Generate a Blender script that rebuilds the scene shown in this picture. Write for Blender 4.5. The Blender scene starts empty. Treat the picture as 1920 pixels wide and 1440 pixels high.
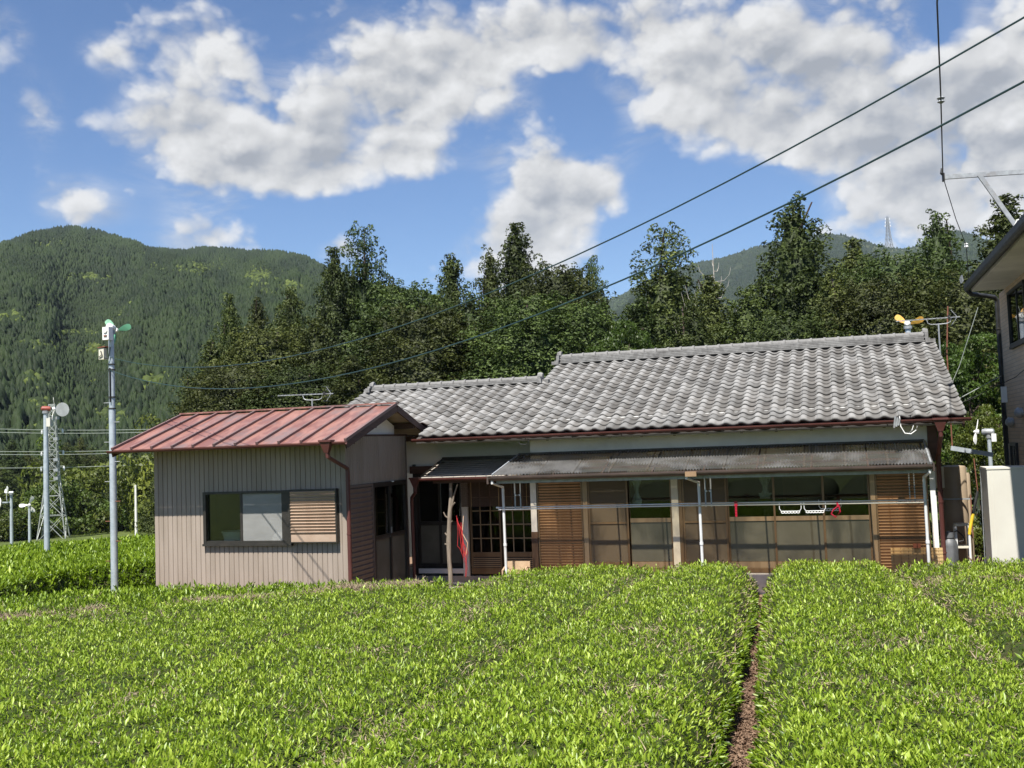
import bpy, math, random
import numpy as np
from mathutils import Vector, Matrix

rng = np.random.default_rng(11)
random.seed(11)
SC = bpy.context.scene
COL = SC.collection
R = math.radians

# ------------------------------------------------------------------ camera
cam_d = bpy.data.cameras.new('camera')
cam = bpy.data.objects.new('camera', cam_d)
COL.objects.link(cam)
cam_d.sensor_width = 36.0
cam_d.lens = 36.0 * 1941.0 / 1920.0
cam_d.clip_start = 0.1
cam_d.clip_end = 20000.0
CAM_RIGHT = (0.953452, 0.299302, -0.036714)
CAM_UP = (0.05252, -0.044935, 0.997608)
CAM_FWD = (-0.296936, 0.9531, 0.058563)
mw = Matrix.Identity(4)
for i in range(3):
    mw[i][0] = CAM_RIGHT[i]; mw[i][1] = CAM_UP[i]; mw[i][2] = -CAM_FWD[i]
mw[0][3], mw[1][3], mw[2][3] = 0.0, 0.0, 2.95
cam.matrix_world = mw
SC.camera = cam

# ------------------------------------------------------------------ sun, sky, exposure
SUN_FROM = Vector((-0.05, -1.0, 1.73)).normalized()      # towards the sun
SUN_EL = math.asin(SUN_FROM.z)
SUN_AZ = math.atan2(SUN_FROM.x, SUN_FROM.y)              # clockwise from +Y
sun_d = bpy.data.lights.new('sun', 'SUN')
sun_d.energy = 5.0
sun_d.angle = R(0.53)
sun_d.color = (1.0, 0.955, 0.88)
sun = bpy.data.objects.new('sun', sun_d)
COL.objects.link(sun)
sun.rotation_euler = (-SUN_FROM).to_track_quat('-Z', 'Y').to_euler()
sun.location = (-20, -40, 60)

SC.view_settings.view_transform = 'Standard'
SC.view_settings.look = 'None'
SC.view_settings.exposure = 1.0
SC.view_settings.gamma = 1.0
SC.view_settings.use_curve_mapping = False
SC.render.engine = 'CYCLES'
SC.cycles.use_denoising = True
SC.cycles.max_bounces = 5
SC.cycles.diffuse_bounces = 3
SC.cycles.glossy_bounces = 3
SC.cycles.transmission_bounces = 4
SC.cycles.transparent_max_bounces = 12
SC.cycles.volume_bounces = 0
SC.cycles.caustics_reflective = False
SC.cycles.caustics_refractive = False

world = bpy.data.worlds.new('World')
SC.world = world
world.use_nodes = True
WN = world.node_tree
for n in list(WN.nodes):
    WN.nodes.remove(n)
wl = WN.links


def wn(t, **kw):
    n = WN.nodes.new(t)
    for k, v in kw.items():
        setattr(n, k, v)
    return n


def wput(sock, v):
    if hasattr(v, 'is_linked') or hasattr(v, 'links'):
        wl.new(v, sock)
    else:
        sock.default_value = v


def wm(op, a, b=0.0, c=0.0, clamp=False):
    n = wn('ShaderNodeMath', operation=op, use_clamp=clamp)
    wput(n.inputs[0], a); wput(n.inputs[1], b)
    if len(n.inputs) > 2:
        wput(n.inputs[2], c)
    return n.outputs[0]


def wv(op, a, b=(0, 0, 0)):
    n = wn('ShaderNodeVectorMath', operation=op)
    wput(n.inputs[0], a)
    if len(n.inputs) > 1:
        wput(n.inputs[1], b)
    return n.outputs['Value'] if op in ('DOT_PRODUCT', 'LENGTH') else n.outputs['Vector']


def wsm(x, lo, hi):
    n = wn('ShaderNodeMapRange', interpolation_type='SMOOTHSTEP')
    wput(n.inputs['Value'], x)
    n.inputs['From Min'].default_value = lo
    n.inputs['From Max'].default_value = hi
    return n.outputs['Result']


sky = wn('ShaderNodeTexSky', sky_type='NISHITA')
sky.sun_disc = False
sky.sun_elevation = SUN_EL
sky.sun_rotation = SUN_AZ
sky.altitude = 200
sky.air_density = 1.0
sky.dust_density = 0.1
sky.ozone_density = 3.0

geo = wn('ShaderNodeTexCoord')
dirv = wv('NORMALIZE', geo.outputs['Generated'])
sep = wn('ShaderNodeSeparateXYZ')
wl.new(dirv, sep.inputs[0])
az = wm('MULTIPLY', wm('ARCTAN2', sep.outputs[0], sep.outputs[1]), 57.29578)
el = wm('MULTIPLY', wm('ARCSINE', sep.outputs[2]), 57.29578)
cmb = wn('ShaderNodeCombineXYZ')
wl.new(az, cmb.inputs[0]); wl.new(el, cmb.inputs[1])
# cloud banks: azimuth, elevation, half width, half height (degrees), weight
BANKS = [(-31.6, 15.6, 4.6, 2.6, 1.15), (-35.0, 17.4, 2.8, 2.1, 0.9), (-38.4, 20.5, 1.5, 0.9, 0.8), (-27.2, 15.4, 2.0, 1.7, 1.0),
         (-33.3, 11.6, 2.6, 1.3, 0.95), (-25.0, 18.4, 4.0, 2.8, 1.05), (-19.2, 20.8, 6.5, 3.0, 1.2), (-22.8, 15.9, 2.4, 1.7, 0.8),
         (-33.5, 21.4, 2.6, 2.0, 0.7), (-14.6, 14.4, 3.0, 2.6, 1.05), (-16.4, 11.2, 3.6, 3.0, 1.15), (-11.4, 14.2, 2.4, 2.2, 0.85),
         (-5.6, 19.4, 5.4, 3.1, 1.15), (0.9, 19.0, 4.4, 3.2, 1.1), (-2.5, 16.2, 4.5, 2.0, 0.9), (4.5, 15.4, 4.2, 3.4, 1.1),
         (8.8, 16.4, 3.2, 5.2, 1.15), (4.5, 11.8, 5.2, 3.0, 1.0), (-39.9, 13.0, 2.0, 1.5, 0.75), (-41.7, 17.3, 1.0, 1.8, 0.7),
         (-26.5, 10.9, 1.3, 1.1, 0.7), (-43.2, 21.0, 1.2, 1.6, 0.6), (-11.6, 22.0, 3.6, 1.7, 0.95),
         (-12.9, 16.9, 1.9, 2.2, -0.95), (-14.9, 19.7, 2.3, 1.2, -0.5), (-4.6, 12.2, 4.6, 1.7, -0.8), (-21.5, 13.2, 3.4, 1.6, -0.8),
         (-27.4, 12.6, 4.6, 1.0, -0.7), (-8.2, 13.6, 2.6, 2.2, -0.7), (6.3, 19.8, 1.4, 1.6, -0.9)]
acc = 0.0
for a, e, ra, rb, wgt in BANKS:
    q = wv('MULTIPLY', wv('SUBTRACT', cmb.outputs[0], (a, e, 0)), (1.0 / ra, 1.0 / rb, 0))
    g = wm('EXPONENT', wm('MULTIPLY', wv('DOT_PRODUCT', q, q), -1.0))
    acc = wm('MULTIPLY_ADD', g, wgt, acc)
# elsewhere on the dome the same broken cumulus goes on
qv = wv('MULTIPLY', wv('SUBTRACT', cmb.outputs[0], (-17, 15.5, 0)), (1 / 31.0, 1 / 10.5, 0))
inside = wm('SUBTRACT', 1.0, wsm(wv('LENGTH', qv), 0.95, 1.25))
dstr = wv('MULTIPLY', dirv, (1.0, 1.0, 1.3))


def noise(vec, scale, detail, rough, dist=0.0):
    n = wn('ShaderNodeTexNoise')
    wput(n.inputs['Vector'], vec)
    n.inputs['Scale'].default_value = scale
    n.inputs['Detail'].default_value = detail
    n.inputs['Roughness'].default_value = rough
    n.inputs['Distortion'].default_value = dist
    return n.outputs['Fac']


low = wsm(noise(dstr, 3.2, 2.0, 0.5), 0.47, 0.72)
cov = wm('ADD', wm('MULTIPLY', acc, inside), wm('MULTIPLY', low, wm('SUBTRACT', 1.0, inside)))
def puffs(vec, det):
    wob = wn('ShaderNodeTexNoise')
    wput(wob.inputs['Vector'], vec)
    wob.inputs['Scale'].default_value = 16.0
    wob.inputs['Detail'].default_value = 4.0
    wob.inputs['Roughness'].default_value = 0.6
    wv2 = wv('ADD', vec, wv('MULTIPLY', wv('SUBTRACT', wob.outputs['Color'], (0.5, 0.5, 0.5)), (0.045, 0.045, 0.045)))
    v_ = wn('ShaderNodeTexVoronoi', feature='F1')
    wput(v_.inputs['Vector'], wv2)
    v_.inputs['Scale'].default_value = 17.0
    v_.inputs['Detail'].default_value = det
    v_.inputs['Roughness'].default_value = 0.5
    return wm('ADD', wm('MULTIPLY', wm('SUBTRACT', 0.62, v_.outputs['Distance']), 0.55), wm('MULTIPLY', wob.outputs['Fac'], 0.62))


n1 = puffs(dstr, 2.0)
n2 = puffs(wv('ADD', dstr, (-0.006, -0.004, 0.016)), 1.0)
dens = wm('ADD', wm('SUBTRACT', wm('MINIMUM', cov, 1.15), 0.42), wm('MULTIPLY', wm('SUBTRACT', n1, 0.155), 1.9))
wisp = wm('MULTIPLY', wsm(noise(wv('MULTIPLY', dstr, (1.0, 1.0, 1.5)), 7.0, 7.0, 0.68, 0.8), 0.42, 0.78), wm('MULTIPLY', wsm(cov, 0.12, 0.6), 0.75))
alpha = wm('MAXIMUM', wm('MULTIPLY', wsm(dens, -0.15, 0.55), 0.98), wisp)
relief = wm('MULTIPLY', wm('SUBTRACT', n1, n2), 0.9)
thick = wsm(wm('ADD', cov, wm('MULTIPLY', n1, 0.5)), 0.75, 1.9)
lum = wm('ADD', wm('SUBTRACT', 0.93, wm('MULTIPLY', thick, 0.23)), relief)
lum = wm('MINIMUM', wm('MAXIMUM', lum, 0.50), 1.0)
ccol = wn('ShaderNodeMix', data_type='RGBA')
wl.new(wsm(lum, 0.35, 0.85), ccol.inputs['Factor'])
ccol.inputs['A'].default_value = (0.87, 0.94, 1.06, 1)
ccol.inputs['B'].default_value = (1.0, 1.0, 1.0, 1)
cscl = wv('SCALE', ccol.outputs['Result'])
cscl.node.inputs['Scale'].default_value = 1.0
SKY_STRENGTH = 0.062
wl.new(wm('MULTIPLY', lum, 0.425 / SKY_STRENGTH), cscl.node.inputs['Scale'])
skc = wn('ShaderNodeMix', data_type='RGBA', blend_type='MULTIPLY')
skc.inputs['Factor'].default_value = 1.0
wl.new(sky.outputs[0], skc.inputs['A'])
skc.inputs['B'].default_value = (0.74, 0.88, 1.06, 1)
mixc = wn('ShaderNodeMix', data_type='RGBA')
wl.new(alpha, mixc.inputs['Factor'])
wl.new(skc.outputs['Result'], mixc.inputs['A'])
wl.new(cscl, mixc.inputs['B'])
bg = wn('ShaderNodeBackground')
bg.inputs['Strength'].default_value = SKY_STRENGTH
wl.new(mixc.outputs['Result'], bg.inputs['Color'])
wo = wn('ShaderNodeOutputWorld')
wl.new(bg.outputs[0], wo.inputs['Surface'])
world.cycles.sampling_method = 'MANUAL'
world.cycles.sample_map_resolution = 512

# ------------------------------------------------------------------ helpers
ORG = {}


class MB:
    """collects shapes in world metres; build() links them as one mesh object"""

    def __init__(self):
        self.v = []
        self.f = []

    def add(self, verts, faces):
        b = len(self.v)
        self.v.extend([tuple(p) for p in verts])
        self.f.extend([tuple(i + b for i in f) for f in faces])
        return self

    def box(self, x0, x1, y0, y1, z0, z1):
        v = [(x0, y0, z0), (x1, y0, z0), (x1, y1, z0), (x0, y1, z0), (x0, y0, z1), (x1, y0, z1), (x1, y1, z1), (x0, y1, z1)]
        return self.add(v, [(0, 3, 2, 1), (4, 5, 6, 7), (0, 1, 5, 4), (1, 2, 6, 5), (2, 3, 7, 6), (3, 0, 4, 7)])

    def bar(self, a, b, w, h, up=(0, 0, 1)):
        a = Vector(a); b = Vector(b)
        d = (b - a).normalized(); up = Vector(up)
        s = d.cross(up)
        if s.length < 1e-4:
            s = d.cross(Vector((1, 0, 0)))
        s.normalize(); u = s.cross(d).normalized()
        s = s * w / 2; u = u * h / 2
        v = [a - s - u, a + s - u, a + s + u, a - s + u, b - s - u, b + s - u, b + s + u, b - s + u]
        return self.add(v, [(3, 2, 1, 0), (4, 5, 6, 7), (0, 1, 5, 4), (1, 2, 6, 5), (2, 3, 7, 6), (3, 0, 4, 7)])

    def tube(self, pts, r, n=8, cap=True):
        pts = [Vector(p) for p in pts]
        rs = r if isinstance(r, (list, tuple)) else [r] * len(pts)
        rings = []
        ref = Vector((0.31, 0.22, 0.93))
        for i, p in enumerate(pts):
            if i == 0: d = pts[1] - p
            elif i == len(pts) - 1: d = p - pts[i - 1]
            else: d = (pts[i + 1] - p).normalized() + (p - pts[i - 1]).normalized()
            d.normalize()
            if abs(d.dot(ref)) > 0.95: ref = Vector((0.9, 0.1, 0.2))
            a = d.cross(ref).normalized(); b = d.cross(a)
            rings.append([p + (a * math.cos(6.28318 * k / n) + b * math.sin(6.28318 * k / n)) * rs[i] for k in range(n)])
        v = [q for rg in rings for q in rg]
        f = []
        for i in range(len(pts) - 1):
            for k in range(n):
                k2 = (k + 1) % n
                f.append((i * n + k, i * n + k2, (i + 1) * n + k2, (i + 1) * n + k))
        if cap:
            f.append(tuple(range(n - 1, -1, -1)))
            f.append(tuple((len(pts) - 1) * n + k for k in range(n)))
        return self.add(v, f)

    def lathe(self, c, prof, n=16, axis=(0, 0, 1)):
        """prof: (radius, height along axis)"""
        ax = Vector(axis).normalized()
        a = ax.cross(Vector((0.3, 1, 0.1)) if abs(ax.z) > 0.9 else Vector((0, 0, 1))).normalized(); b = ax.cross(a)
        c = Vector(c)
        v = []; f = []
        for r_, h in prof:
            for k in range(n):
                t = 6.28318 * k / n
                v.append(c + ax * h + (a * math.cos(t) + b * math.sin(t)) * r_)
        for i in range(len(prof) - 1):
            for k in range(n):
                k2 = (k + 1) % n
                f.append((i * n + k, i * n + k2, (i + 1) * n + k2, (i + 1) * n + k))
        f.append(tuple(range(n - 1, -1, -1)))
        f.append(tuple((len(prof) - 1) * n + k for k in range(n)))
        return self.add(v, f)

    def sheet(self, prof, ext, thick):
        """profile polyline (points) swept along vector ext, given a thickness along vector thick"""
        n = len(prof); e = Vector(ext); t = Vector(thick)
        v = [Vector(p) for p in prof] + [Vector(p) + e for p in prof]
        v += [q + t for q in v]
        f = []
        for i in range(n - 1):
            f.append((i, i + 1, n + i + 1, n + i))
            f.append((2 * n + i + 1, 2 * n + i, 3 * n + i, 3 * n + i + 1))
            f.append((i + 1, i, 2 * n + i, 2 * n + i + 1))
            f.append((n + i, n + i + 1, 3 * n + i + 1, 3 * n + i))
        f.append((0, n, 3 * n, 2 * n)); f.append((2 * n - 1, n - 1, 3 * n - 1, 4 * n - 1))
        return self.add(v, f)

    def poly(self, pts, thick):
        """flat polygon given a thickness vector"""
        n = len(pts); t = Vector(thick)
        v = [Vector(p) for p in pts] + [Vector(p) + t for p in pts]
        f = [tuple(range(n)), tuple(range(2 * n - 1, n - 1, -1))]
        for i in range(n):
            j = (i + 1) % n
            f.append((j, i, n + i, n + j))
        return self.add(v, f)

    def build(self, name, mat, parent=None, smooth=False, loc=None):
        o = None
        if parent is not None:
            og = ORG[parent.name]
        else:
            og = Vector(loc) if loc is not None else Vector((0, 0, 0))
        me = bpy.data.meshes.new(name)
        me.from_pydata([(p[0] - og[0], p[1] - og[1], p[2] - og[2]) for p in self.v], [], self.f)
        me.materials.append(M[mat] if isinstance(mat, str) else mat)
        me.update()
        if smooth:
            me.polygons.foreach_set('use_smooth', [True] * len(me.polygons))
            me.set_sharp_from_angle(angle=0.7)
        o = bpy.data.objects.new(name, me)
        COL.objects.link(o)
        if parent is not None:
            o.parent = parent
        else:
            o.location = og
        ORG[o.name] = og
        return o


def tag(o, label=None, cat=None, group=None, kind=None):
    if label: o['label'] = label
    if cat: o['category'] = cat
    if group: o['group'] = group
    if kind: o['kind'] = kind
    return o


def thing(name, loc, label, cat, group=None, kind=None):
    o = bpy.data.objects.new(name, None)
    COL.objects.link(o)
    o.location = loc
    o.empty_display_size = 0.2
    ORG[o.name] = Vector(loc)
    return tag(o, label, cat, group, kind)


def piece(name, mesh, parent, loc):
    """a copy that shares its mesh data; loc in world metres"""
    o = bpy.data.objects.new(name, mesh)
    COL.objects.link(o)
    o.parent = parent
    o.location = Vector(loc) - ORG[parent.name]
    ORG[o.name] = Vector(loc)
    return o


def np_mesh(name, verts, faces, mat, attrs=None, smooth=False):
    """fast mesh from numpy: verts (n,3), faces (m,k) all with k corners"""
    me = bpy.data.meshes.new(name)
    nv = len(verts); nf, k = faces.shape
    me.vertices.add(nv)
    me.vertices.foreach_set('co', verts.astype(np.float32).ravel())
    me.loops.add(nf * k)
    me.loops.foreach_set('vertex_index', faces.astype(np.int32).ravel())
    me.polygons.add(nf)
    me.polygons.foreach_set('loop_start', np.arange(0, nf * k, k, dtype=np.int32))
    if smooth:
        me.polygons.foreach_set('use_smooth', np.ones(nf, dtype=bool))
    for an, av in (attrs or {}).items():
        at = me.attributes.new(an, 'FLOAT', 'POINT')
        at.data.foreach_set('value', av.astype(np.float32))
    me.materials.append(M[mat] if isinstance(mat, str) else mat)
    me.update(calc_edges=True)
    return me


def mesh_obj(name, me, parent=None, loc=(0, 0, 0)):
    o = bpy.data.objects.new(name, me)
    COL.objects.link(o)
    o.location = loc
    if parent is not None:
        o.parent = parent
    ORG[o.name] = Vector((0, 0, 0))
    return o


# ------------------------------------------------------------------ materials
M = {}


class NT:
    def __init__(self, name):
        self.m = bpy.data.materials.new(name)
        self.m.use_nodes = True
        self.t = self.m.node_tree
        self.p = self.t.nodes['Principled BSDF']
        self.out = self.t.nodes['Material Output']
        M[name] = self.m

    def n(self, t, **kw):
        nd = self.t.nodes.new(t)
        for k, v in kw.items():
            setattr(nd, k, v)
        return nd

    def put(self, sock, v):
        if hasattr(v, 'links'):
            self.t.links.new(v, sock)
        else:
            sock.default_value = v

    def coord(self, scale=(1, 1, 1), kind='Object'):
        c = self.n('ShaderNodeTexCoord')
        mp = self.n('ShaderNodeMapping')
        mp.inputs['Scale'].default_value = scale
        self.t.links.new(c.outputs[kind], mp.inputs['Vector'])
        return mp.outputs[0]

    def noise(self, vec, scale, detail=4, rough=0.55, dist=0.0):
        nd = self.n('ShaderNodeTexNoise')
        self.put(nd.inputs['Vector'], vec)
        nd.inputs['Scale'].default_value = scale
        nd.inputs['Detail'].default_value = detail
        nd.inputs['Roughness'].default_value = rough
        nd.inputs['Distortion'].default_value = dist
        return nd.outputs['Fac']

    def sm(self, x, lo, hi, a=0.0, b=1.0):
        nd = self.n('ShaderNodeMapRange', interpolation_type='SMOOTHSTEP')
        self.put(nd.inputs['Value'], x)
        nd.inputs['From Min'].default_value = lo; nd.inputs['From Max'].default_value = hi
        nd.inputs['To Min'].default_value = a; nd.inputs['To Max'].default_value = b
        return nd.outputs['Result']

    def math(self, op, a, b=0.0, clamp=False):
        nd = self.n('ShaderNodeMath', operation=op, use_clamp=clamp)
        self.put(nd.inputs[0], a); self.put(nd.inputs[1], b)
        return nd.outputs[0]

    def mix(self, fac, a, b, blend='MIX'):
        nd = self.n('ShaderNodeMix', data_type='RGBA', blend_type=blend)
        self.put(nd.inputs['Factor'], fac)
        for s, v in (('A', a), ('B', b)):
            if not hasattr(v, 'links') and len(v) == 3:
                v = (*v, 1)
            self.put(nd.inputs[s], v)
        return nd.outputs['Result']

    def attr(self, name):
        nd = self.n('ShaderNodeAttribute')
        nd.attribute_name = name
        return nd.outputs['Fac']

    def bump(self, h, strength, dist=0.01):
        nd = self.n('ShaderNodeBump')
        nd.inputs['Strength'].default_value = strength
        nd.inputs['Distance'].default_value = dist
        self.put(nd.inputs['Height'], h)
        self.t.links.new(nd.outputs[0], self.p.inputs['Normal'])

    def base(self, c):
        self.put(self.p.inputs['Base Color'], (*c, 1) if not hasattr(c, 'links') and len(c) == 3 else c)

    def set(self, rough=0.6, metal=0.0, spec=0.5):
        self.p.inputs['Roughness'].default_value = rough
        self.p.inputs['Metallic'].default_value = metal
        self.p.inputs['Specular IOR Level'].default_value = spec
        return self


def plain(name, c1, c2=None, scale=6.0, rough=0.6, metal=0.0, spec=0.4, bump=0.0, stretch=(1, 1, 1), dirt=None, detail=5):
    """two tones of one paint or material mixed by noise, with optional dirt blotches"""
    t = NT(name).set(rough, metal, spec)
    v = t.coord(stretch)
    if c2 is None:
        c2 = tuple(x * 0.82 for x in c1)
    fac = t.sm(t.noise(v, scale, detail, 0.6), 0.35, 0.65)
    col = t.mix(fac, c1, c2)
    if dirt:
        col = t.mix(t.sm(t.noise(v, scale * 0.23, 6, 0.65, 0.4), 0.52, 0.74, 0.0, 0.75), col, dirt)
    t.base(col)
    if bump:
        t.bump(t.noise(v, scale * 6, 3), bump, 0.004)
    return t


plain('plaster', (0.82, 0.82, 0.79), (0.75, 0.75, 0.72), 2.5, 0.85, bump=0.15, dirt=(0.5, 0.5, 0.47))
plain('concrete', (0.42, 0.41, 0.39), (0.33, 0.32, 0.30), 5, 0.9, bump=0.4, dirt=(0.22, 0.22, 0.2))
plain('concrete_pale', (0.70, 0.69, 0.65), (0.60, 0.59, 0.55), 5, 0.9, bump=0.3)
plain('dark_metal', (0.035, 0.032, 0.028), (0.05, 0.045, 0.038), 4, 0.4, 0.3)
plain('bronze', (0.20, 0.135, 0.075), (0.16, 0.105, 0.06), 3, 0.38, 0.35, stretch=(3, 3, 0.3))
plain('bronze_pale', (0.36, 0.27, 0.17), (0.29, 0.21, 0.13), 3, 0.4, 0.3, stretch=(3, 3, 0.3))
plain('shutter_slat', (0.37, 0.245, 0.145), (0.27, 0.17, 0.095), 1.6, 0.42, 0.15, dirt=(0.17, 0.10, 0.055))
plain('shutter_beige', (0.42, 0.315, 0.235), (0.36, 0.26, 0.19), 2.2, 0.5, dirt=(0.3, 0.2, 0.14))
plain('shutter_dark', (0.16, 0.125, 0.105), (0.13, 0.10, 0.085), 2, 0.5)
plain('dark_wood', (0.10, 0.055, 0.04), (0.06, 0.033, 0.026), 3, 0.7, stretch=(1, 1, 6), bump=0.2)
plain('wood_brown', (0.14, 0.085, 0.05), (0.09, 0.055, 0.035), 4, 0.7, stretch=(6, 6, 0.6), bump=0.2)
plain('tan_board', (0.46, 0.33, 0.21), (0.38, 0.26, 0.16), 6, 0.75)
plain('pvc_white', (0.70, 0.71, 0.72), (0.62, 0.63, 0.63), 3, 0.4, dirt=(0.45, 0.44, 0.4))
plain('pvc_grey', (0.36, 0.39, 0.42), (0.31, 0.34, 0.37), 3, 0.4)
plain('gutter_red', (0.105, 0.036, 0.030), (0.08, 0.028, 0.024), 3, 0.42, dirt=(0.12, 0.05, 0.04))
plain('gutter_brown', (0.085, 0.06, 0.05), (0.06, 0.045, 0.038), 3, 0.32, dirt=(0.13, 0.1, 0.085))
plain('galvanized', (0.50, 0.55, 0.59), (0.40, 0.45, 0.49), 9, 0.45, 0.35, dirt=(0.34, 0.37, 0.39))
plain('steel_grey', (0.38, 0.40, 0.41), (0.28, 0.29, 0.30), 8, 0.5, 0.4, dirt=(0.2, 0.17, 0.15))
plain('pylon_steel', (0.36, 0.38, 0.36), (0.28, 0.30, 0.28), 2, 0.6, 0.2)
plain('rust', (0.22, 0.085, 0.05), (0.14, 0.055, 0.035), 12, 0.8)
plain('brass_white', (0.80, 0.79, 0.74), None, 3, 0.4)
plain('fan_green', (0.12, 0.33, 0.20), (0.10, 0.28, 0.17), 3, 0.45)
plain('fan_yellow', (0.60, 0.29, 0.045), (0.56, 0.36, 0.07), 3, 0.5)
plain('fan_orange', (0.80, 0.46, 0.24), (0.72, 0.6, 0.5), 4, 0.5)
plain('fan_red', (0.28, 0.07, 0.05), None, 3, 0.5)
plain('white_paint', (0.80, 0.80, 0.78), (0.72, 0.72, 0.70), 3, 0.45)
plain('cream_paint', (0.66, 0.63, 0.52), (0.58, 0.55, 0.45), 3, 0.5)
plain('storage_white', (0.58, 0.565, 0.50), (0.54, 0.52, 0.46), 1.2, 0.55)
plain('tank_brown', (0.38, 0.30, 0.21), (0.33, 0.255, 0.175), 2, 0.45)
plain('propane_grey', (0.13, 0.137, 0.147), (0.10, 0.106, 0.113), 4, 0.5)
plain('yellow_paint', (0.80, 0.55, 0.04), None, 3, 0.45)
plain('black_rubber', (0.02, 0.02, 0.02), (0.035, 0.035, 0.035), 6, 0.55)
plain('cable_green', (0.022, 0.05, 0.054), (0.018, 0.042, 0.046), 3, 0.45)
plain('wire_pale', (0.42, 0.46, 0.42), None, 3, 0.5)
plain('rope_red', (0.42, 0.022, 0.025), (0.33, 0.018, 0.02), 20, 0.7)
plain('peg_red', (0.36, 0.01, 0.032), None, 5, 0.4)
plain('cloth_white', (0.75, 0.75, 0.73), (0.66, 0.66, 0.64), 6, 0.9)
plain('floral_cloth', (0.66, 0.66, 0.58), (0.42, 0.44, 0.36), 22, 0.9)
plain('bamboo', (0.56, 0.40, 0.19), (0.42, 0.27, 0.12), 14, 0.7, stretch=(0.4, 4, 8))
plain('bamboo_dark', (0.085, 0.05, 0.032), (0.055, 0.033, 0.022), 14, 0.8, stretch=(0.4, 4, 20))
plain('log_wood', (0.27, 0.225, 0.175), (0.17, 0.14, 0.11), 5, 0.8, bump=0.5, stretch=(5, 5, 0.8), dirt=(0.13, 0.105, 0.085))
plain('trunk_bark', (0.085, 0.06, 0.045), (0.05, 0.036, 0.028), 3, 0.9, stretch=(3, 3, 0.4))
plain('bare_branch', (0.42, 0.39, 0.35), (0.32, 0.29, 0.26), 3, 0.9)
plain('twig', (0.34, 0.27, 0.18), (0.20, 0.155, 0.105), 30, 0.9)
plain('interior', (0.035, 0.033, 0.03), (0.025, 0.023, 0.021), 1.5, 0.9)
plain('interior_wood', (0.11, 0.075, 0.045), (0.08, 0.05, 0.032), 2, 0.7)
plain('soffit', (0.40, 0.35, 0.29), (0.32, 0.275, 0.23), 3, 0.8, stretch=(0.5, 6, 1))
plain('soffit_white', (0.62, 0.60, 0.55), None, 2, 0.7)
plain('roof_deck', (0.055, 0.05, 0.047), None, 4, 0.9)
plain('neighbour_roof', (0.05, 0.05, 0.052), (0.035, 0.035, 0.037), 4, 0.6)
plain('ridge_tile', (0.235, 0.232, 0.226), (0.15, 0.147, 0.143), 9, 0.75, bump=0.3, dirt=(0.085, 0.08, 0.077))
plain('slate', (0.42, 0.38, 0.33), (0.28, 0.255, 0.225), 5, 0.75, bump=0.3, stretch=(1, 3, 3), dirt=(0.42, 0.40, 0.36))
plain('rock', (0.30, 0.28, 0.25), (0.18, 0.17, 0.15), 7, 0.9, bump=0.6)
plain('terracotta', (0.30, 0.10, 0.055), None, 6, 0.8)

# corrugated wall of the annex: faded beige paint, slightly rusty near the ground
t = NT('siding').set(0.55, 0.0, 0.35)
v = t.coord((1, 1, 1))
c = t.mix(t.sm(t.noise(t.coord((3, 3, 0.5)), 2.2, 5), 0.3, 0.7), (0.305, 0.252, 0.205), (0.255, 0.21, 0.168))
c = t.mix(t.sm(t.noise(t.coord((1.2, 1.2, 3)), 3.0, 7, 0.7), 0.60, 0.80, 0, 0.6), c, (0.25, 0.18, 0.14))
c = t.mix(t.sm(t.noise(t.coord((1.1, 0.9, 0.02)), 2.0, 1, 0.5), 0.35, 0.65, 0.0, 0.30), c, (0.40, 0.34, 0.29))
c = t.mix(t.sm(t.noise(t.coord((9, 9, 1.1)), 2.6, 4, 0.7), 0.66, 0.74, 0, 0.6), c, (0.20, 0.135, 0.10))
t.base(c)

# red painted sheet roof, weathered
t = NT('rust_roof').set(0.42, 0.1, 0.5)
v = t.coord((1, 1, 1))
c = t.mix(t.sm(t.noise(t.coord((2.6, 0.7, 0.7)), 2.4, 6, 0.65, 0.5), 0.40, 0.62), (0.190, 0.085, 0.072), (0.300, 0.150, 0.120))
c = t.mix(t.sm(t.noise(t.coord((1, 0.6, 1)), 1.7, 5, 0.6, 0.3), 0.48, 0.66, 0, 0.8), c, (0.165, 0.125, 0.122))
c = t.mix(t.sm(t.noise(t.coord((3, 1, 1)), 4.5, 6, 0.7), 0.64, 0.74, 0, 0.85), c, (0.40, 0.215, 0.145))
t.base(c)
t.bump(t.noise(v, 14, 4), 0.15, 0.004)
plain('roof_batten', (0.13, 0.095, 0.09), (0.19, 0.11, 0.10), 4, 0.45, stretch=(1, 0.6, 1))

# roof tiles: pale worn rolls, brownish stain in the troughs, every tile a little different
t = NT('tile').set(0.72, 0.0, 0.35)
oi = t.n('ShaderNodeObjectInfo')
gp = t.n('ShaderNodeNewGeometry')
pos = gp.outputs['Position']
rnd = t.math('FRACT', t.math('ADD', oi.outputs['Random'], t.attr('rnd')))
nb = t.noise(pos, 7.0, 6, 0.68, 0.4)
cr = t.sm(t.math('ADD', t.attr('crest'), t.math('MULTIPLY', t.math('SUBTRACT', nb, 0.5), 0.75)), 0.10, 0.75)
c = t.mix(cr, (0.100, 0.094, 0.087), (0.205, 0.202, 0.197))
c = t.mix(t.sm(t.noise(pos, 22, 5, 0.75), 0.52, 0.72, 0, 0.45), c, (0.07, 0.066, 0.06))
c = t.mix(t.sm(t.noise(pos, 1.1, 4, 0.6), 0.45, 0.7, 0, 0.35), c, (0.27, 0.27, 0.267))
hsv = t.n('ShaderNodeHueSaturation')
t.put(hsv.inputs['Color'], c)
t.put(hsv.inputs['Value'], t.sm(rnd, 0, 1, 0.68, 1.16))
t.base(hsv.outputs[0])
t.bump(t.noise(pos, 60, 4), 0.25, 0.004)

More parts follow.
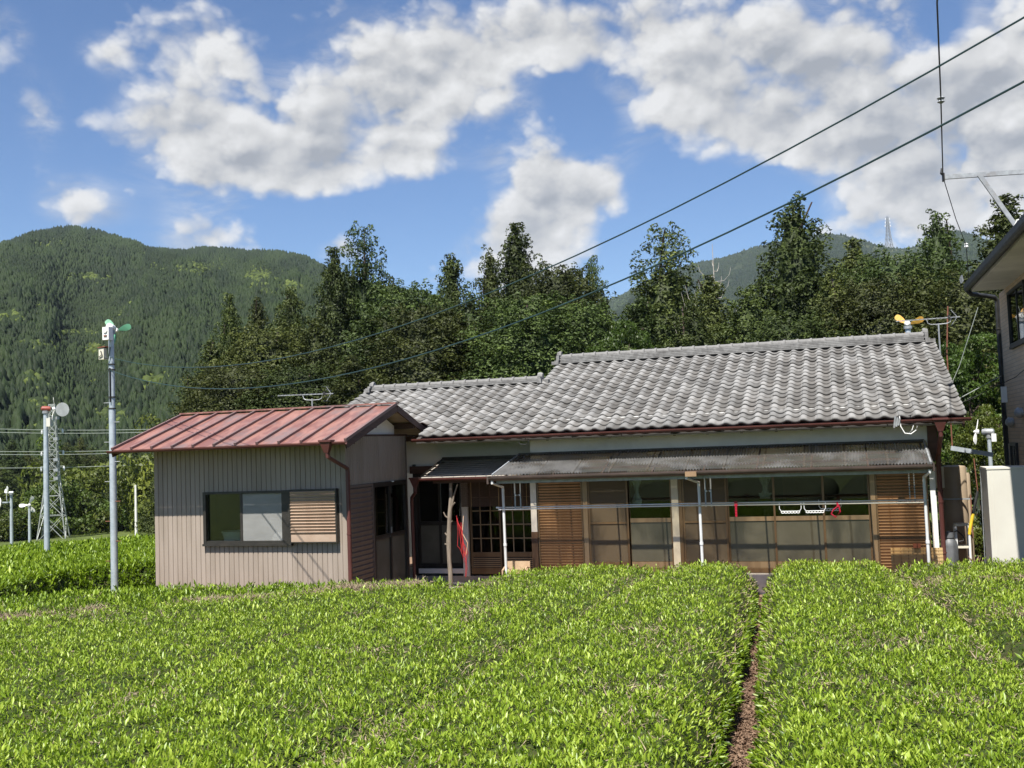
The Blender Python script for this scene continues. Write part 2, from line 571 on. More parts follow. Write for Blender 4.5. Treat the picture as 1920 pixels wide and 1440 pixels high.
# smoked corrugated plastic of the veranda roof: lets part of the sun through
t = NT('awning_sheet')
pos = t.n('ShaderNodeNewGeometry').outputs['Position']
c = t.mix(t.sm(t.noise(pos, 2.2, 6, 0.65), 0.4, 0.7), (0.20, 0.20, 0.198), (0.12, 0.12, 0.119))
c = t.mix(t.sm(t.noise(pos, 18, 4, 0.7), 0.66, 0.74, 0, 0.7), c, (0.55, 0.53, 0.5))
t.base(c)
t.set(0.35, 0.0, 0.5)
tr = t.n('ShaderNodeBsdfTransparent')
tr.inputs['Color'].default_value = (0.95, 0.84, 0.68, 1)
mx = t.n('ShaderNodeMixShader')
t.put(mx.inputs[0], t.sm(t.noise(pos, 1.1, 4, 0.6, 0.6), 0.40, 0.58, 0.68, 0.26))
t.t.links.new(t.p.outputs[0], mx.inputs[1]); t.t.links.new(tr.outputs[0], mx.inputs[2])
t.t.links.new(mx.outputs[0], t.out.inputs['Surface'])


def glass(name, tint, rough=0.01, refl=1.0):
    t = NT(name)
    tr = t.n('ShaderNodeBsdfTransparent'); tr.inputs['Color'].default_value = (*tint, 1)
    gl = t.n('ShaderNodeBsdfGlossy'); gl.inputs['Roughness'].default_value = rough
    fr = t.n('ShaderNodeFresnel'); fr.inputs['IOR'].default_value = 1.55
    mx = t.n('ShaderNodeMixShader')
    t.put(mx.inputs[0], t.math('MULTIPLY', fr.outputs[0], 1.05 * refl, True))
    t.t.links.new(tr.outputs[0], mx.inputs[1]); t.t.links.new(gl.outputs[0], mx.inputs[2])
    t.t.links.new(mx.outputs[0], t.out.inputs['Surface'])


glass('glass_clear', (0.78, 0.82, 0.78))
glass('glass_dark', (0.35, 0.38, 0.36))
t = NT('glass_frosted').set(0.22, 0.0, 0.6)
t.base(t.mix(t.sm(t.noise(t.coord(), 2.0, 5), 0.35, 0.7), (0.125, 0.125, 0.102), (0.10, 0.10, 0.08)))
t = NT('glass_milky').set(0.25, 0.0, 0.6)
t.base(t.mix(t.sm(t.noise(t.coord((1, 1, 3)), 2.0, 5), 0.35, 0.7), (0.37, 0.37, 0.355), (0.32, 0.32, 0.305)))
tr = t.n('ShaderNodeBsdfTransparent'); mx = t.n('ShaderNodeMixShader'); mx.inputs[0].default_value = 0.45
t.t.links.new(t.p.outputs[0], mx.inputs[1]); t.t.links.new(tr.outputs[0], mx.inputs[2])
t.t.links.new(mx.outputs[0], t.out.inputs['Surface'])
t = NT('insect_screen').set(0.8, 0.0, 0.2)
t.base((0.150, 0.124, 0.088))
tr = t.n('ShaderNodeBsdfTransparent'); mx = t.n('ShaderNodeMixShader'); mx.inputs[0].default_value = 0.25
t.t.links.new(t.p.outputs[0], mx.inputs[1]); t.t.links.new(tr.outputs[0], mx.inputs[2])
t.t.links.new(mx.outputs[0], t.out.inputs['Surface'])


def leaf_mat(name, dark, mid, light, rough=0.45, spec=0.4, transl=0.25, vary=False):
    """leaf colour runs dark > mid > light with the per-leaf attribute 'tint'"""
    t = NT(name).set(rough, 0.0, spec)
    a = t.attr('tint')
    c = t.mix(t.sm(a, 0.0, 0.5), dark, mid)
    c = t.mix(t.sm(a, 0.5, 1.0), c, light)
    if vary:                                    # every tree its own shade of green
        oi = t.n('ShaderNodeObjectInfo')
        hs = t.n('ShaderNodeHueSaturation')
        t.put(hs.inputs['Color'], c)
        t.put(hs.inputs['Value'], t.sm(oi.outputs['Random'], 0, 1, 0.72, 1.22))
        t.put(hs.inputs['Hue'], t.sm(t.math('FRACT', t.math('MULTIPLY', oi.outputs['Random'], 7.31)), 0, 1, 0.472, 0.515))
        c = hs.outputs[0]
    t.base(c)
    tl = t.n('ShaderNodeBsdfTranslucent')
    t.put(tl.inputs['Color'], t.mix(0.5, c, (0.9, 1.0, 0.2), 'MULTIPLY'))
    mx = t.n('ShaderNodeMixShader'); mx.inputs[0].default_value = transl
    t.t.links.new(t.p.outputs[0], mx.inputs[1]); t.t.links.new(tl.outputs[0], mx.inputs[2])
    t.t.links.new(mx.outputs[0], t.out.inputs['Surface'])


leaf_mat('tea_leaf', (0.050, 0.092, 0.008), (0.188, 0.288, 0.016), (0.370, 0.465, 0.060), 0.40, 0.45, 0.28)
leaf_mat('tea_leaf_far', (0.055, 0.098, 0.008), (0.180, 0.275, 0.015), (0.33, 0.43, 0.040), 0.42, 0.4, 0.28)
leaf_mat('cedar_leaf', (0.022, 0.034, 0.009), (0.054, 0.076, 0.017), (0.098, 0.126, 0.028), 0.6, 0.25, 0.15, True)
leaf_mat('broad_leaf', (0.026, 0.046, 0.007), (0.058, 0.090, 0.012), (0.105, 0.145, 0.020), 0.5, 0.35, 0.3, True)
leaf_mat('shrub_leaf', (0.03, 0.05, 0.008), (0.065, 0.10, 0.014), (0.14, 0.19, 0.03), 0.5, 0.3, 0.25, True)
leaf_mat('hill_leaf', (0.008, 0.0165, 0.0050), (0.0170, 0.030, 0.0080), (0.080, 0.105, 0.020), 0.7, 0.2, 0.0)

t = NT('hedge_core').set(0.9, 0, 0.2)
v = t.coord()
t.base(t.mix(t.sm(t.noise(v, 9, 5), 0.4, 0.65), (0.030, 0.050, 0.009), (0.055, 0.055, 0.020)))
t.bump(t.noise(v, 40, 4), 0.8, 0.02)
t = NT('soil').set(0.95, 0, 0.2)
v = t.coord()
c = t.mix(t.sm(t.noise(v, 3, 5), 0.35, 0.65), (0.16, 0.10, 0.065), (0.23, 0.15, 0.10))
gr_ = t.mix(t.sm(t.noise(v, 0.9, 6, 0.65), 0.35, 0.65), (0.05, 0.075, 0.016), (0.10, 0.125, 0.03))
sp_ = t.n('ShaderNodeSeparateXYZ'); t.put(sp_.inputs[0], v)
inx = t.math('MULTIPLY', t.sm(t.math('ABSOLUTE', t.math('ADD', sp_.outputs[0], 3.0)), 12.0, 10.0), t.sm(t.math('ABSOLUTE', t.math('SUBTRACT', sp_.outputs[1], 16.0)), 12.0, 10.5))
c = t.mix(t.math('ADD', inx, t.math('MULTIPLY', t.math('SUBTRACT', t.noise(v, 0.6, 4), 0.5), 0.5), True), gr_, c)
t.base(c)
t.bump(t.noise(v, 30, 5), 0.6, 0.02)
t = NT('litter').set(0.85, 0, 0.25)
a = t.attr('tint')
t.base(t.mix(a, (0.10, 0.058, 0.036), (0.215, 0.145, 0.098)))
t = NT('mountain_soil').set(0.95, 0, 0.1)
t.base((0.022, 0.033, 0.014))
t = NT('far_hill').set(0.95, 0, 0.1)
v = t.coord()
c = t.mix(t.sm(t.noise(v, 0.012, 8, 0.7), 0.4, 0.62), (0.012, 0.021, 0.009), (0.024, 0.036, 0.014))
c = t.mix(t.sm(t.noise(v, 0.0035, 5, 0.6), 0.60, 0.70, 0, 0.7), c, (0.11, 0.12, 0.065))
t.base(c)
t.bump(t.noise(v, 0.04, 6, 0.7), 1.0, 12.0)
# beige brick-pattern siding of the neighbouring house
t = NT('brick_siding').set(0.8, 0, 0.25)
v = t.coord((1, 1, 1))
sx = t.n('ShaderNodeSeparateXYZ'); t.put(sx.inputs[0], v)
cb = t.n('ShaderNodeCombineXYZ'); t.t.links.new(sx.outputs[1], cb.inputs[0]); t.t.links.new(sx.outputs[2], cb.inputs[1])
bk = t.n('ShaderNodeTexBrick')
t.put(bk.inputs['Vector'], cb.outputs[0])
bk.inputs['Color1'].default_value = (0.44, 0.32, 0.215, 1); bk.inputs['Color2'].default_value = (0.52, 0.39, 0.27, 1)
bk.inputs['Mortar'].default_value = (0.30, 0.25, 0.2, 1)
bk.inputs['Scale'].default_value = 1.0
bk.inputs['Mortar Size'].default_value = 0.006
bk.inputs['Brick Width'].default_value = 0.3; bk.inputs['Row Height'].default_value = 0.075
t.base(bk.outputs['Color'])
t.bump(bk.outputs['Fac'], -0.6, 0.01)

# ------------------------------------------------------------------ ground
def sstep(x, a, b):
    t = np.clip((x - a) / (b - a), 0, 1)
    return t * t * (3 - 2 * t)


def ground_z(x, y):
    """flat round the house, falling gently into the valley on the left"""
    x = np.asarray(x, float); y = np.asarray(y, float)
    r = np.hypot(x, y)
    a = np.degrees(np.arctan2(x, y))
    w = 1 - sstep(a, -33.0, -26.0)
    w = np.where(a > 90, 0, w)
    left = np.interp(r, [0, 20, 26, 40, 100, 180, 400, 9000], [0, 0, -0.30, -0.78, -4.2, -6.5, -8.0, -10.0])
    right = np.interp(r, [0, 26, 60, 200, 9000], [0, 0, -0.5, -4.0, -10.0])
    return w * left + (1 - w) * right


def vnoise(p, seed=0):
    """smooth value noise on (n,2) points, -1..1"""
    g = np.random.default_rng(seed).uniform(-1, 1, (256, 256))
    i = np.floor(p).astype(int); f = p - i
    f = f * f * (3 - 2 * f)
    i0 = i % 256; i1 = (i + 1) % 256
    a = g[i0[:, 0], i0[:, 1]]; b = g[i1[:, 0], i0[:, 1]]; c = g[i0[:, 0], i1[:, 1]]; d = g[i1[:, 0], i1[:, 1]]
    return (a * (1 - f[:, 0]) + b * f[:, 0]) * (1 - f[:, 1]) + (c * (1 - f[:, 0]) + d * f[:, 0]) * f[:, 1]


def fbm(p, octaves=4, seed=0):
    s = 0.0; amp = 1.0; tot = 0
    for o in range(octaves):
        s = s + amp * vnoise(p * 2 ** o + 17.3 * o, seed + o); tot += amp; amp *= 0.5
    return s / tot


rr = np.concatenate([np.linspace(0.5, 30, 22), np.geomspace(33, 9000, 40)])
aa = np.radians(np.linspace(-180, 180, 121)[:-1])
RR, AA = np.meshgrid(rr, aa, indexing='ij')
gx = RR * np.sin(AA); gy = RR * np.cos(AA)
gz = ground_z(gx, gy)
gv = np.stack([gx.ravel(), gy.ravel(), gz.ravel()], 1)
nr, na = RR.shape
ii, jj = np.meshgrid(np.arange(nr - 1), np.arange(na), indexing='ij')
j2 = (jj + 1) % na
gf = np.stack([ii * na + jj, ii * na + j2, (ii + 1) * na + j2, (ii + 1) * na + jj], -1).reshape(-1, 4)[:, ::-1]
tag(mesh_obj('ground', np_mesh('ground', gv, gf, 'soil', smooth=True)), 'brown earth ground under the tea field and houses', 'ground', kind='structure')


# ------------------------------------------------------------------ mountains
def range_mesh(name, prof, r_foot, r_ridge, r_back, z_foot, mat, amp, seed, nr=70, step=0.2, power=0.95):
    a0, a1 = prof[0][0], prof[-1][0]
    az_ = np.arange(a0, a1 + 1e-6, step)
    el_ = np.interp(az_, [p[0] for p in prof], [p[1] for p in prof])
    k = np.ones(5) / 5
    el_ = np.convolve(np.pad(el_, 2, 'edge'), k, 'valid')
    t = np.concatenate([np.linspace(0, 1, nr), np.linspace(1, 1.6, 10)[1:]])
    T, A = np.meshgrid(t, az_, indexing='ij')
    E_ = np.broadcast_to(el_, T.shape)
    ridge = r_ridge * (1 + 0.08 * np.sin(np.radians(A) * 9 + seed))
    rad = np.where(T <= 1, r_foot + (ridge - r_foot) * T, ridge + (T - 1) / 0.6 * (r_back - ridge))
    zr = ridge * np.tan(np.radians(E_)) + 2.95
    up = np.clip(T, 0, 1) ** power
    z = z_foot + (zr - z_foot) * up
    z = np.where(T > 1, zr - (T - 1) / 0.6 * (zr - z_foot), z)
    p = np.stack([(rad * np.sin(np.radians(A))).ravel(), (rad * np.cos(np.radians(A))).ravel()], 1)
    fade = (np.clip(T, 0, 1) * (1 - np.clip(T, 0, 1)) ** 2 * 6.5).ravel()
    spur = fbm(np.stack([A.ravel() * 0.28, T.ravel() * 1.2], 1), 4, seed) * amp * fade
    V = np.stack([p[:, 0], p[:, 1], z.ravel() + spur], 1)
    n1_, n2_ = T.shape
    i_, j_ = np.meshgrid(np.arange(n1_ - 1), np.arange(n2_ - 1), indexing='ij')
    F_ = np.stack([i_ * n2_ + j_, i_ * n2_ + j_ + 1, (i_ + 1) * n2_ + j_ + 1, (i_ + 1) * n2_ + j_], -1).reshape(-1, 4)[:, ::-1]
    return V, F_, T.shape


LEFT = [(-75, 3.0), (-62, 5.0), (-50.36, 7.92), (-46.43, 9.87), (-43.62, 11.05), (-42.65, 11.36), (-41.41, 11.98), (-40.53, 12.13), (-39.65, 12.01),
        (-38.36, 11.66), (-37.06, 11.33), (-36.0, 11.14), (-33.28, 11.11), (-31.06, 11.06), (-28.79, 10.87), (-27.65, 10.36), (-26.51, 9.75),
        (-24.78, 9.2), (-22.44, 8.81), (-20.99, 8.19), (-18.96, 6.66), (-16.08, 4.49), (-12, 2.0), (-8, 0.5)]
LEFT = [(a, e - 0.30) for a, e in LEFT]
MV, MF, MS = range_mesh('wooded_mountain', LEFT, 190.0, 1250.0, 1900.0, -9.0, 'mountain_soil', 42.0, 7)
tag(mesh_obj('wooded_mountain', np_mesh('wooded_mountain', MV, MF, 'mountain_soil', smooth=True)),
    'steep forested mountain filling the left background', 'mountain', kind='structure')
FAR = [(-30, 1.5), (-19.05, 4.31), (-16.03, 5.67), (-11.81, 7.69), (-10.01, 8.47), (-7.35, 9.47), (-5.61, 9.64), (-3.6, 10.14), (-2.18, 10.36), (-0.24, 10.53),
       (0.44, 10.49), (0.96, 10.22), (1.37, 10.24), (2.4, 9.67), (3.7, 9.32), (4.48, 9.4), (5.79, 9.99), (6.3, 10.07), (7.27, 9.64), (8.93, 8.7), (11.19, 7.14),
       (14.39, 4.77), (25, 3.0), (40, 1.0)]
FV, FF, FS = range_mesh('distant_ridge', FAR, 900.0, 3000.0, 4200.0, -9.0, 'far_hill', 140.0, 23, 60, 0.25)
tag(mesh_obj('distant_ridge', np_mesh('distant_ridge', FV, FF, 'far_hill', smooth=True)),
    'hazy blue mountain ridge far behind the cedars', 'mountain', kind='structure')


def scatter_on_grid(V, shape, n, tmin, tmax, amin, amax, seed):
    """random points on the (T, azimuth) grid"""
    g = np.random.default_rng(seed)
    n1_, n2_ = shape
    G = V.reshape(n1_, n2_, 3)
    # density even per picture area: uniform in T is close to that on a slope seen from below
    ti = g.uniform(tmin, tmax, n) * (n1_ - 1)
    ai = g.uniform(amin, amax, n) * (n2_ - 1)
    i = np.clip(ti.astype(int), 0, n1_ - 2); j = np.clip(ai.astype(int), 0, n2_ - 2)
    fi = (ti - i)[:, None]; fj = (ai - j)[:, None]
    return (G[i, j] * (1 - fi) + G[i + 1, j] * fi) * (1 - fj) + (G[i, j + 1] * (1 - fi) + G[i + 1, j + 1] * fi) * fj


def cone_forest(name, pts, hgt, wid, tint, mat, label, seed, round_mask=None):
    """one jagged crown per point; many crowns, one mass"""
    g = np.random.default_rng(seed)
    n = len(pts); K = 4
    ang = (np.arange(K) / K * 2 * np.pi)[None, :] + g.uniform(0, 6.28, (n, 1))
    lay = [(0.00, 0.95), (0.50, 0.68)]
    rm = np.zeros(n, bool) if round_mask is None else round_mask
    V = []
    for z_, r_ in lay:
        rz = np.where(rm, {0.0: 1.0, 0.5: 1.15}[z_], r_)[:, None] * wid[:, None] * g.uniform(0.6, 1.3, (n, K))
        zz = z_ * hgt[:, None] + g.uniform(-0.07, 0.07, (n, K)) * hgt[:, None]
        V.append(np.stack([pts[:, 0:1] + rz * np.cos(ang), pts[:, 1:2] + rz * np.sin(ang), pts[:, 2:3] + zz], -1))
    top = pts + np.stack([g.normal(0, 0.25, n), g.normal(0, 0.25, n), hgt * np.where(rm, 0.85, 1.0)], 1)
    V = np.concatenate(V + [top[:, None, :]], 1)          # n, 2K+1, 3
    fs = []
    for l in range(1):
        for k in range(K):
            k2 = (k + 1) % K
            fs += [(l * K + k, l * K + k2, (l + 1) * K + k2), (l * K + k, (l + 1) * K + k2, (l + 1) * K + k)]
    for k in range(K):
        fs.append((K + k, K + (k + 1) % K, 2 * K))
    fs = np.array(fs)
    F_ = (fs[None] + (np.arange(n) * (2 * K + 1))[:, None, None]).reshape(-1, 3)
    ti = np.clip(np.repeat(tint, 2 * K + 1) + g.normal(0, 0.06, n * (2 * K + 1)), 0, 1)
    me = np_mesh(name, V.reshape(-1, 3), F_, mat, {'tint': ti})
    return tag(mesh_obj(name, me), label, 'forest', kind='stuff')


pts = scatter_on_grid(MV, MS, 66000, 0.0, 0.89, 0.28, 0.86, 3)
pr = np.hypot(pts[:, 0], pts[:, 1]); pa = np.degrees(np.arctan2(pts[:, 0], pts[:, 1]))
pe_ = np.degrees(np.arctan2(pts[:, 2] - 2.95, pr))
keep = (pa > -46.5) & (pa < -19) & ((pa < -33) | (pe_ > 4.5 + np.clip((pa + 33) * .3, 0, 3)))
pts = pts[keep]; pr = pr[keep]; pa = pa[keep]
g_ = np.random.default_rng(8)
pelev = np.degrees(np.arctan2(pts[:, 2] - 2.95, pr))
patch = fbm(np.stack([pa * 0.55, pelev * 1.0], 1), 3, 41)
light = (patch > 0.36) & (g_.uniform(0, 1, len(pts)) < 0.42)
# the pale groves seen on the slope
for ca, ce, ra_, rb_ in ((-34.2, 9.9, 0.9, 0.35), (-39.6, 9.3, 1.0, 0.25), (-36.6, 3.9, 0.8, 0.4), (-39.3, 5.7, 0.6, 0.3), (-30.9, 9.5, 0.8, 0.4), (-29.3, 8.9, 0.8, 0.3),
                         (-41.2, 2.6, 0.7, 0.5), (-38.5, 2.3, 0.8, 0.5), (-43.3, 7.3, 0.7, 0.3), (-40.2, 6.5, 1.2, 0.2)):
    light |= (((pa - ca) / ra_) ** 2 + ((pelev - ce) / rb_) ** 2 < g_.uniform(0.3, 1.6, len(pts)))
tint = np.where(light, g_.uniform(0.55, 0.95, len(pts)), np.clip(0.27 + 0.62 * fbm(np.stack([pa * 1.4, pelev * 2], 1), 3, 77) + g_.normal(0, 0.10, len(pts)), 0, 0.5))
wid = np.clip(pr * 0.0017, 1.1, 2.2) * (1 + .45 * np.clip(fbm(np.stack([pa * .8, pelev * 1.3], 1), 3, 133) * 1.6, -.8, 1)) * g_.uniform(0.75, 1.3, len(pts))
hgt = np.clip(wid * g_.uniform(2.2, 3.4, len(pts)), 3, 9) * np.where(light, 0.62, 1.0)
cone_forest('mountain_forest', pts - np.array([0, 0, 1.0]), hgt, wid, tint, 'hill_leaf', 'dark conifer forest covering the left mountain with pale leafy groves', 9, light)

fp = scatter_on_grid(FV, FS, 9000, 0.42, 0.865, 0.20, 0.64, 13)
fa = np.degrees(np.arctan2(fp[:, 0], fp[:, 1])); fe = np.degrees(np.arctan2(fp[:, 2], np.hypot(fp[:, 0], fp[:, 1])))
fp = fp[(fa > -13.5) & (fa < 9.0) & (fe > 5.5)]
fw = g_.uniform(2.5, 5.0, len(fp))
ft = np.clip(0.2 + 0.6 * fbm(np.stack([fp[:, 0] * .004, fp[:, 2] * .012], 1), 3, 5) + g_.normal(0, .1, len(fp)), 0, .62)
cone_forest('ridge_forest', fp - np.array([0, 0, 2.0]), fw * g_.uniform(1.4, 2.3, len(fp)), fw, ft, 'hill_leaf', 'thin far-off forest on the hazy distant ridge', 29, ft > .45)

# ------------------------------------------------------------------ trees behind the house
def leaf_quads(cen, nrm, size, aspect, g, jitter=0.6):
    """n folded leaf-sprays: centres, outward normals, lengths"""
    n = len(cen)
    nr_ = nrm + g.normal(0, jitter, (n, 3))
    nr_ /= np.linalg.norm(nr_, axis=1, keepdims=True) + 1e-9
    tv = np.cross(nr_, g.normal(0, 1, (n, 3)))
    tv /= np.linalg.norm(tv, axis=1, keepdims=True) + 1e-9
    bv = np.cross(nr_, tv)
    L = size[:, None]; W = L * aspect
    v0 = cen - tv * L * 0.5; v1 = cen + bv * W * 0.5 + nr_ * L * 0.05; v2 = cen + tv * L * 0.5 - nr_ * L * 0.12; v3 = cen - bv * W * 0.5 + nr_ * L * 0.05
    V = np.stack([v0, v1, v2, v3], 1).reshape(-1, 3)
    F_ = np.arange(n * 4).reshape(n, 4)
    return V, F_


def puff_cloud(puffs, radii, per, size, g, flat=0.75, tints=None, jitter=0.6):
    """spray-covered puffs: centres (m,3), radii (m,)"""
    m = len(puffs)
    cnt = np.maximum((per * (radii / radii.mean()) ** 1.6).astype(int), 12)
    idx = np.repeat(np.arange(m), cnt)
    n = len(idx)
    d = g.normal(0, 1, (n, 3)); d /= np.linalg.norm(d, axis=1, keepdims=True)
    d[:, 2] = np.where(d[:, 2] < -0.55, -d[:, 2], d[:, 2])
    sh = g.uniform(0.62, 1.08, n) ** 0.5
    c = puffs[idx] + d * (radii[idx] * sh)[:, None] * np.array([1, 1, flat])
    V, F_ = leaf_quads(c, d + np.array([0, 0, 0.25]), size * g.uniform(0.6, 1.4, n), 0.46, g, jitter)
    tt = tints[idx] + g.normal(0, 0.09, n)
    return V, F_, np.repeat(np.clip(tt, 0, 1), 4)


def conifer_puffs(H, Rad, kind, g):
    P = []; Rr = []; T_ = []
    base = {'a': 0.12, 'b': 0.08, 's': 0.10, 'r': 0.10}[kind]
    z = base * H
    while z < H * 0.985:
        t = (z / H - base) / (1 - base)
        if kind == 'r':
            env = math.sqrt(max(0.0, 1 - ((t - 0.30) / 0.72) ** 2)) * 1.0
        elif kind == 'b':
            env = (1 - t) ** 0.78
        elif kind == 's':
            env = 0.80 * (1 - t) ** 0.62 + 0.06
        else:
            env = (1 - t) ** 0.90
        rad = Rad * env + 0.16
        nb = max(4, int(4 + rad * 2.5))
        off = g.uniform(0, 6.28)
        for k in range(nb):
            if g.uniform() < (0.26 if kind == 's' and t > 0.35 else 0.07):
                continue
            a = off + 6.283 * k / nb + g.normal(0, 0.22)
            ln = rad * (g.uniform(0.82, 1.10) if kind != 's' else g.uniform(0.6, 1.15))
            tb = 0.32 + g.normal(0, 0.14)
            rise = (0.22 if kind in 'as' else 0.10) * ln
            for q in (np.array([0.62, 0.82, 1.0]) if ln > 1.5 else np.array([0.5, 1.0]) if ln > 0.5 else np.array([0.4, 0.95])):
                rp = ln * q
                P.append((rp * math.cos(a) + g.normal(0, .1), rp * math.sin(a) + g.normal(0, .1), z + rise * q * q * 2 + g.normal(0, 0.34) - (0.12 * ln if q > .9 and t < .6 else 0)))
                Rr.append(g.uniform(0.26, 0.46) * (1.0 if t < 0.6 else 0.85 if t < .85 else 0.62) * (H / 14) ** 0.5)
                T_.append(np.clip(tb + g.normal(0, 0.10) + 0.16 * q, 0.03, 0.9))
        z += g.uniform(0.46, 0.64) if t < 0.6 else g.uniform(0.34, 0.48) if t < .85 else g.uniform(0.22, 0.32)
    P.append((0, 0, H * 0.985)); Rr.append(0.28); T_.append(0.5)
    return np.array(P), np.array(Rr), np.array(T_)


def envelope(kind, t):
    if kind == 'r':
        return math.sqrt(max(0.0, 1 - ((t - 0.30) / 0.72) ** 2))
    if kind == 's':
        return 0.80 * (1 - t) ** 0.62 + 0.06
    return (1 - t) ** (0.78 if kind == 'b' else 0.90)


def with_core(V, F_, ti, H, Rad, kind, g):
    """adds the dense inner foliage that keeps the crown from being see-through"""
    base = 0.08; n1_, n2_ = 44, 19
    top = 0.80 if kind == 's' else 0.95
    tt = np.linspace(0.0, top, n1_)
    C_ = []
    for i, t in enumerate(tt):
        for k in range(n2_):
            a = 6.2832 * (k + .5 * (i % 2)) / n2_
            r_ = Rad * envelope(kind, t) * (0.58 + g.normal(0, 0.08)) * (1.0 if i < n1_ - 1 else .1)
            C_.append((r_ * math.cos(a), r_ * math.sin(a), H * (base + (1 - base) * t) + g.normal(0, .16)))
    C_ = np.array(C_)
    # foliage clothing the whole crown between the branch ends
    n = 13000
    t = 1 - np.sqrt(g.uniform(0, 1, n)) if kind != 'r' else g.uniform(0, 1, n)
    t = np.clip(t, 0, .97); a = g.uniform(0, 6.2832, n)
    e_ = np.array([envelope(kind, q) for q in np.linspace(0, 1, 201)])
    er = np.interp(t, np.linspace(0, 1, 201), e_) * Rad
    lump = fbm(np.stack([a * 2.2 + 30, t * H * .85 + 10], 1), 3, int(g.integers(1000)))
    r_ = er * (.84 + .30 * lump + g.normal(0, .05, n)) + .10
    if kind == 's':
        kp = (t < .45) | (lump > -.05); t, a, er, lump, r_ = t[kp], a[kp], er[kp], lump[kp], r_[kp]; n = len(t)
    cs = np.stack([r_ * np.cos(a), r_ * np.sin(a), H * (base + (1 - base) * t) + g.normal(0, .12, n)], 1)
    nm = np.stack([np.cos(a), np.sin(a), .45 + 1.2 * lump], 1)
    Vs, Fs = leaf_quads(cs, nm, .185 * g.uniform(.6, 1.4, n), .44, g, .5)
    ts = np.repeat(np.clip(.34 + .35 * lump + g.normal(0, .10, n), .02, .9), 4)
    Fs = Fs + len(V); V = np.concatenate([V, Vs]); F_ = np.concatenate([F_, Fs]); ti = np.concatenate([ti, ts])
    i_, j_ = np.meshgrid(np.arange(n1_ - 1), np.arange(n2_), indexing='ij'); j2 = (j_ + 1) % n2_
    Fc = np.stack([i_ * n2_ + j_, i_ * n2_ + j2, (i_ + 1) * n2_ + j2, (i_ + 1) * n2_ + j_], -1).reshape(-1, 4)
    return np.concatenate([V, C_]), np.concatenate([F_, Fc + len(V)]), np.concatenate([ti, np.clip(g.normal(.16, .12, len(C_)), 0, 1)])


def trunk_mesh(H, r0, g, limbs):
    b = MB()
    n = 7
    pts_ = [(g.normal(0, 0.05) * i, g.normal(0, 0.05) * i, H * i / n) for i in range(n + 1)]
    b.tube(pts_, [r0 * (1 - 0.93 * i / n) + 0.015 for i in range(n + 1)], 7)
    for (z, a, ln, rs) in limbs:
        x0 = 0; y0 = 0
        b.tube([(x0, y0, z), (ln * .5 * math.cos(a), ln * .5 * math.sin(a), z + rs * ln * .35), (ln * math.cos(a), ln * math.sin(a), z + rs * ln)], [r0 * .28, r0 * .18, 0.012], 5)
    me = bpy.data.meshes.new('trunk')
    me.from_pydata(b.v, [], b.f)
    me.materials.append(M['trunk_bark'])
    me.update()
    return me


PROTO = {}
for kind, seeds in (('a', (1, 2, 3)), ('b', (4, 5)), ('s', (6, 7)), ('r', (8, 9))):
    for s in seeds:
        g = np.random.default_rng(100 + s)
        H, Rad = 14.0, {'a': 3.3, 'b': 3.8, 's': 3.2, 'r': 3.5}[kind]
        P_, Rr_, T_ = conifer_puffs(H, Rad, kind, g)
        V, F_, ti = puff_cloud(P_, Rr_, {'a': 50, 'b': 46, 's': 54, 'r': 46}[kind], 0.165, g, 1.1, T_, 0.5)
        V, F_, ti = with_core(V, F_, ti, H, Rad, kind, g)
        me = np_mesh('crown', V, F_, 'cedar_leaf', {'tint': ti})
        limbs = [(z, g.uniform(0, 6.28), Rad * (1 - z / H) * g.uniform(.6, .95), 0.18) for z in np.linspace(2, 12.5, 26)]
        PROTO.setdefault(kind, []).append((me, trunk_mesh(H * 0.99, 0.24, g, limbs), H, Rad))
for s in (1, 2):
    g = np.random.default_rng(300 + s)
    H, Rad = 8.0, 3.2
    n = 150
    d = g.normal(0, 1, (n, 3)); d /= np.linalg.norm(d, axis=1, keepdims=True)
    rr_ = g.uniform(0.45, 1.0, n)
    P_ = np.stack([d[:, 0] * Rad * rr_, d[:, 1] * Rad * rr_, H * 0.56 + d[:, 2] * H * 0.40 * rr_], 1)
    V, F_, ti = puff_cloud(P_, g.uniform(0.4, 0.75, n), 210, 0.17, g, 0.6, np.clip(g.normal(0.5, 0.14, n), 0, 1), 0.8)
    me = np_mesh('crown', V, F_, 'broad_leaf', {'tint': ti})
    limbs = [(z, g.uniform(0, 6.28), Rad * g.uniform(.5, .9), 0.45) for z in np.linspace(2, 6, 14)]
    PROTO.setdefault('g', []).append((me, trunk_mesh(H * 0.85, 0.16, g, limbs), H, Rad))

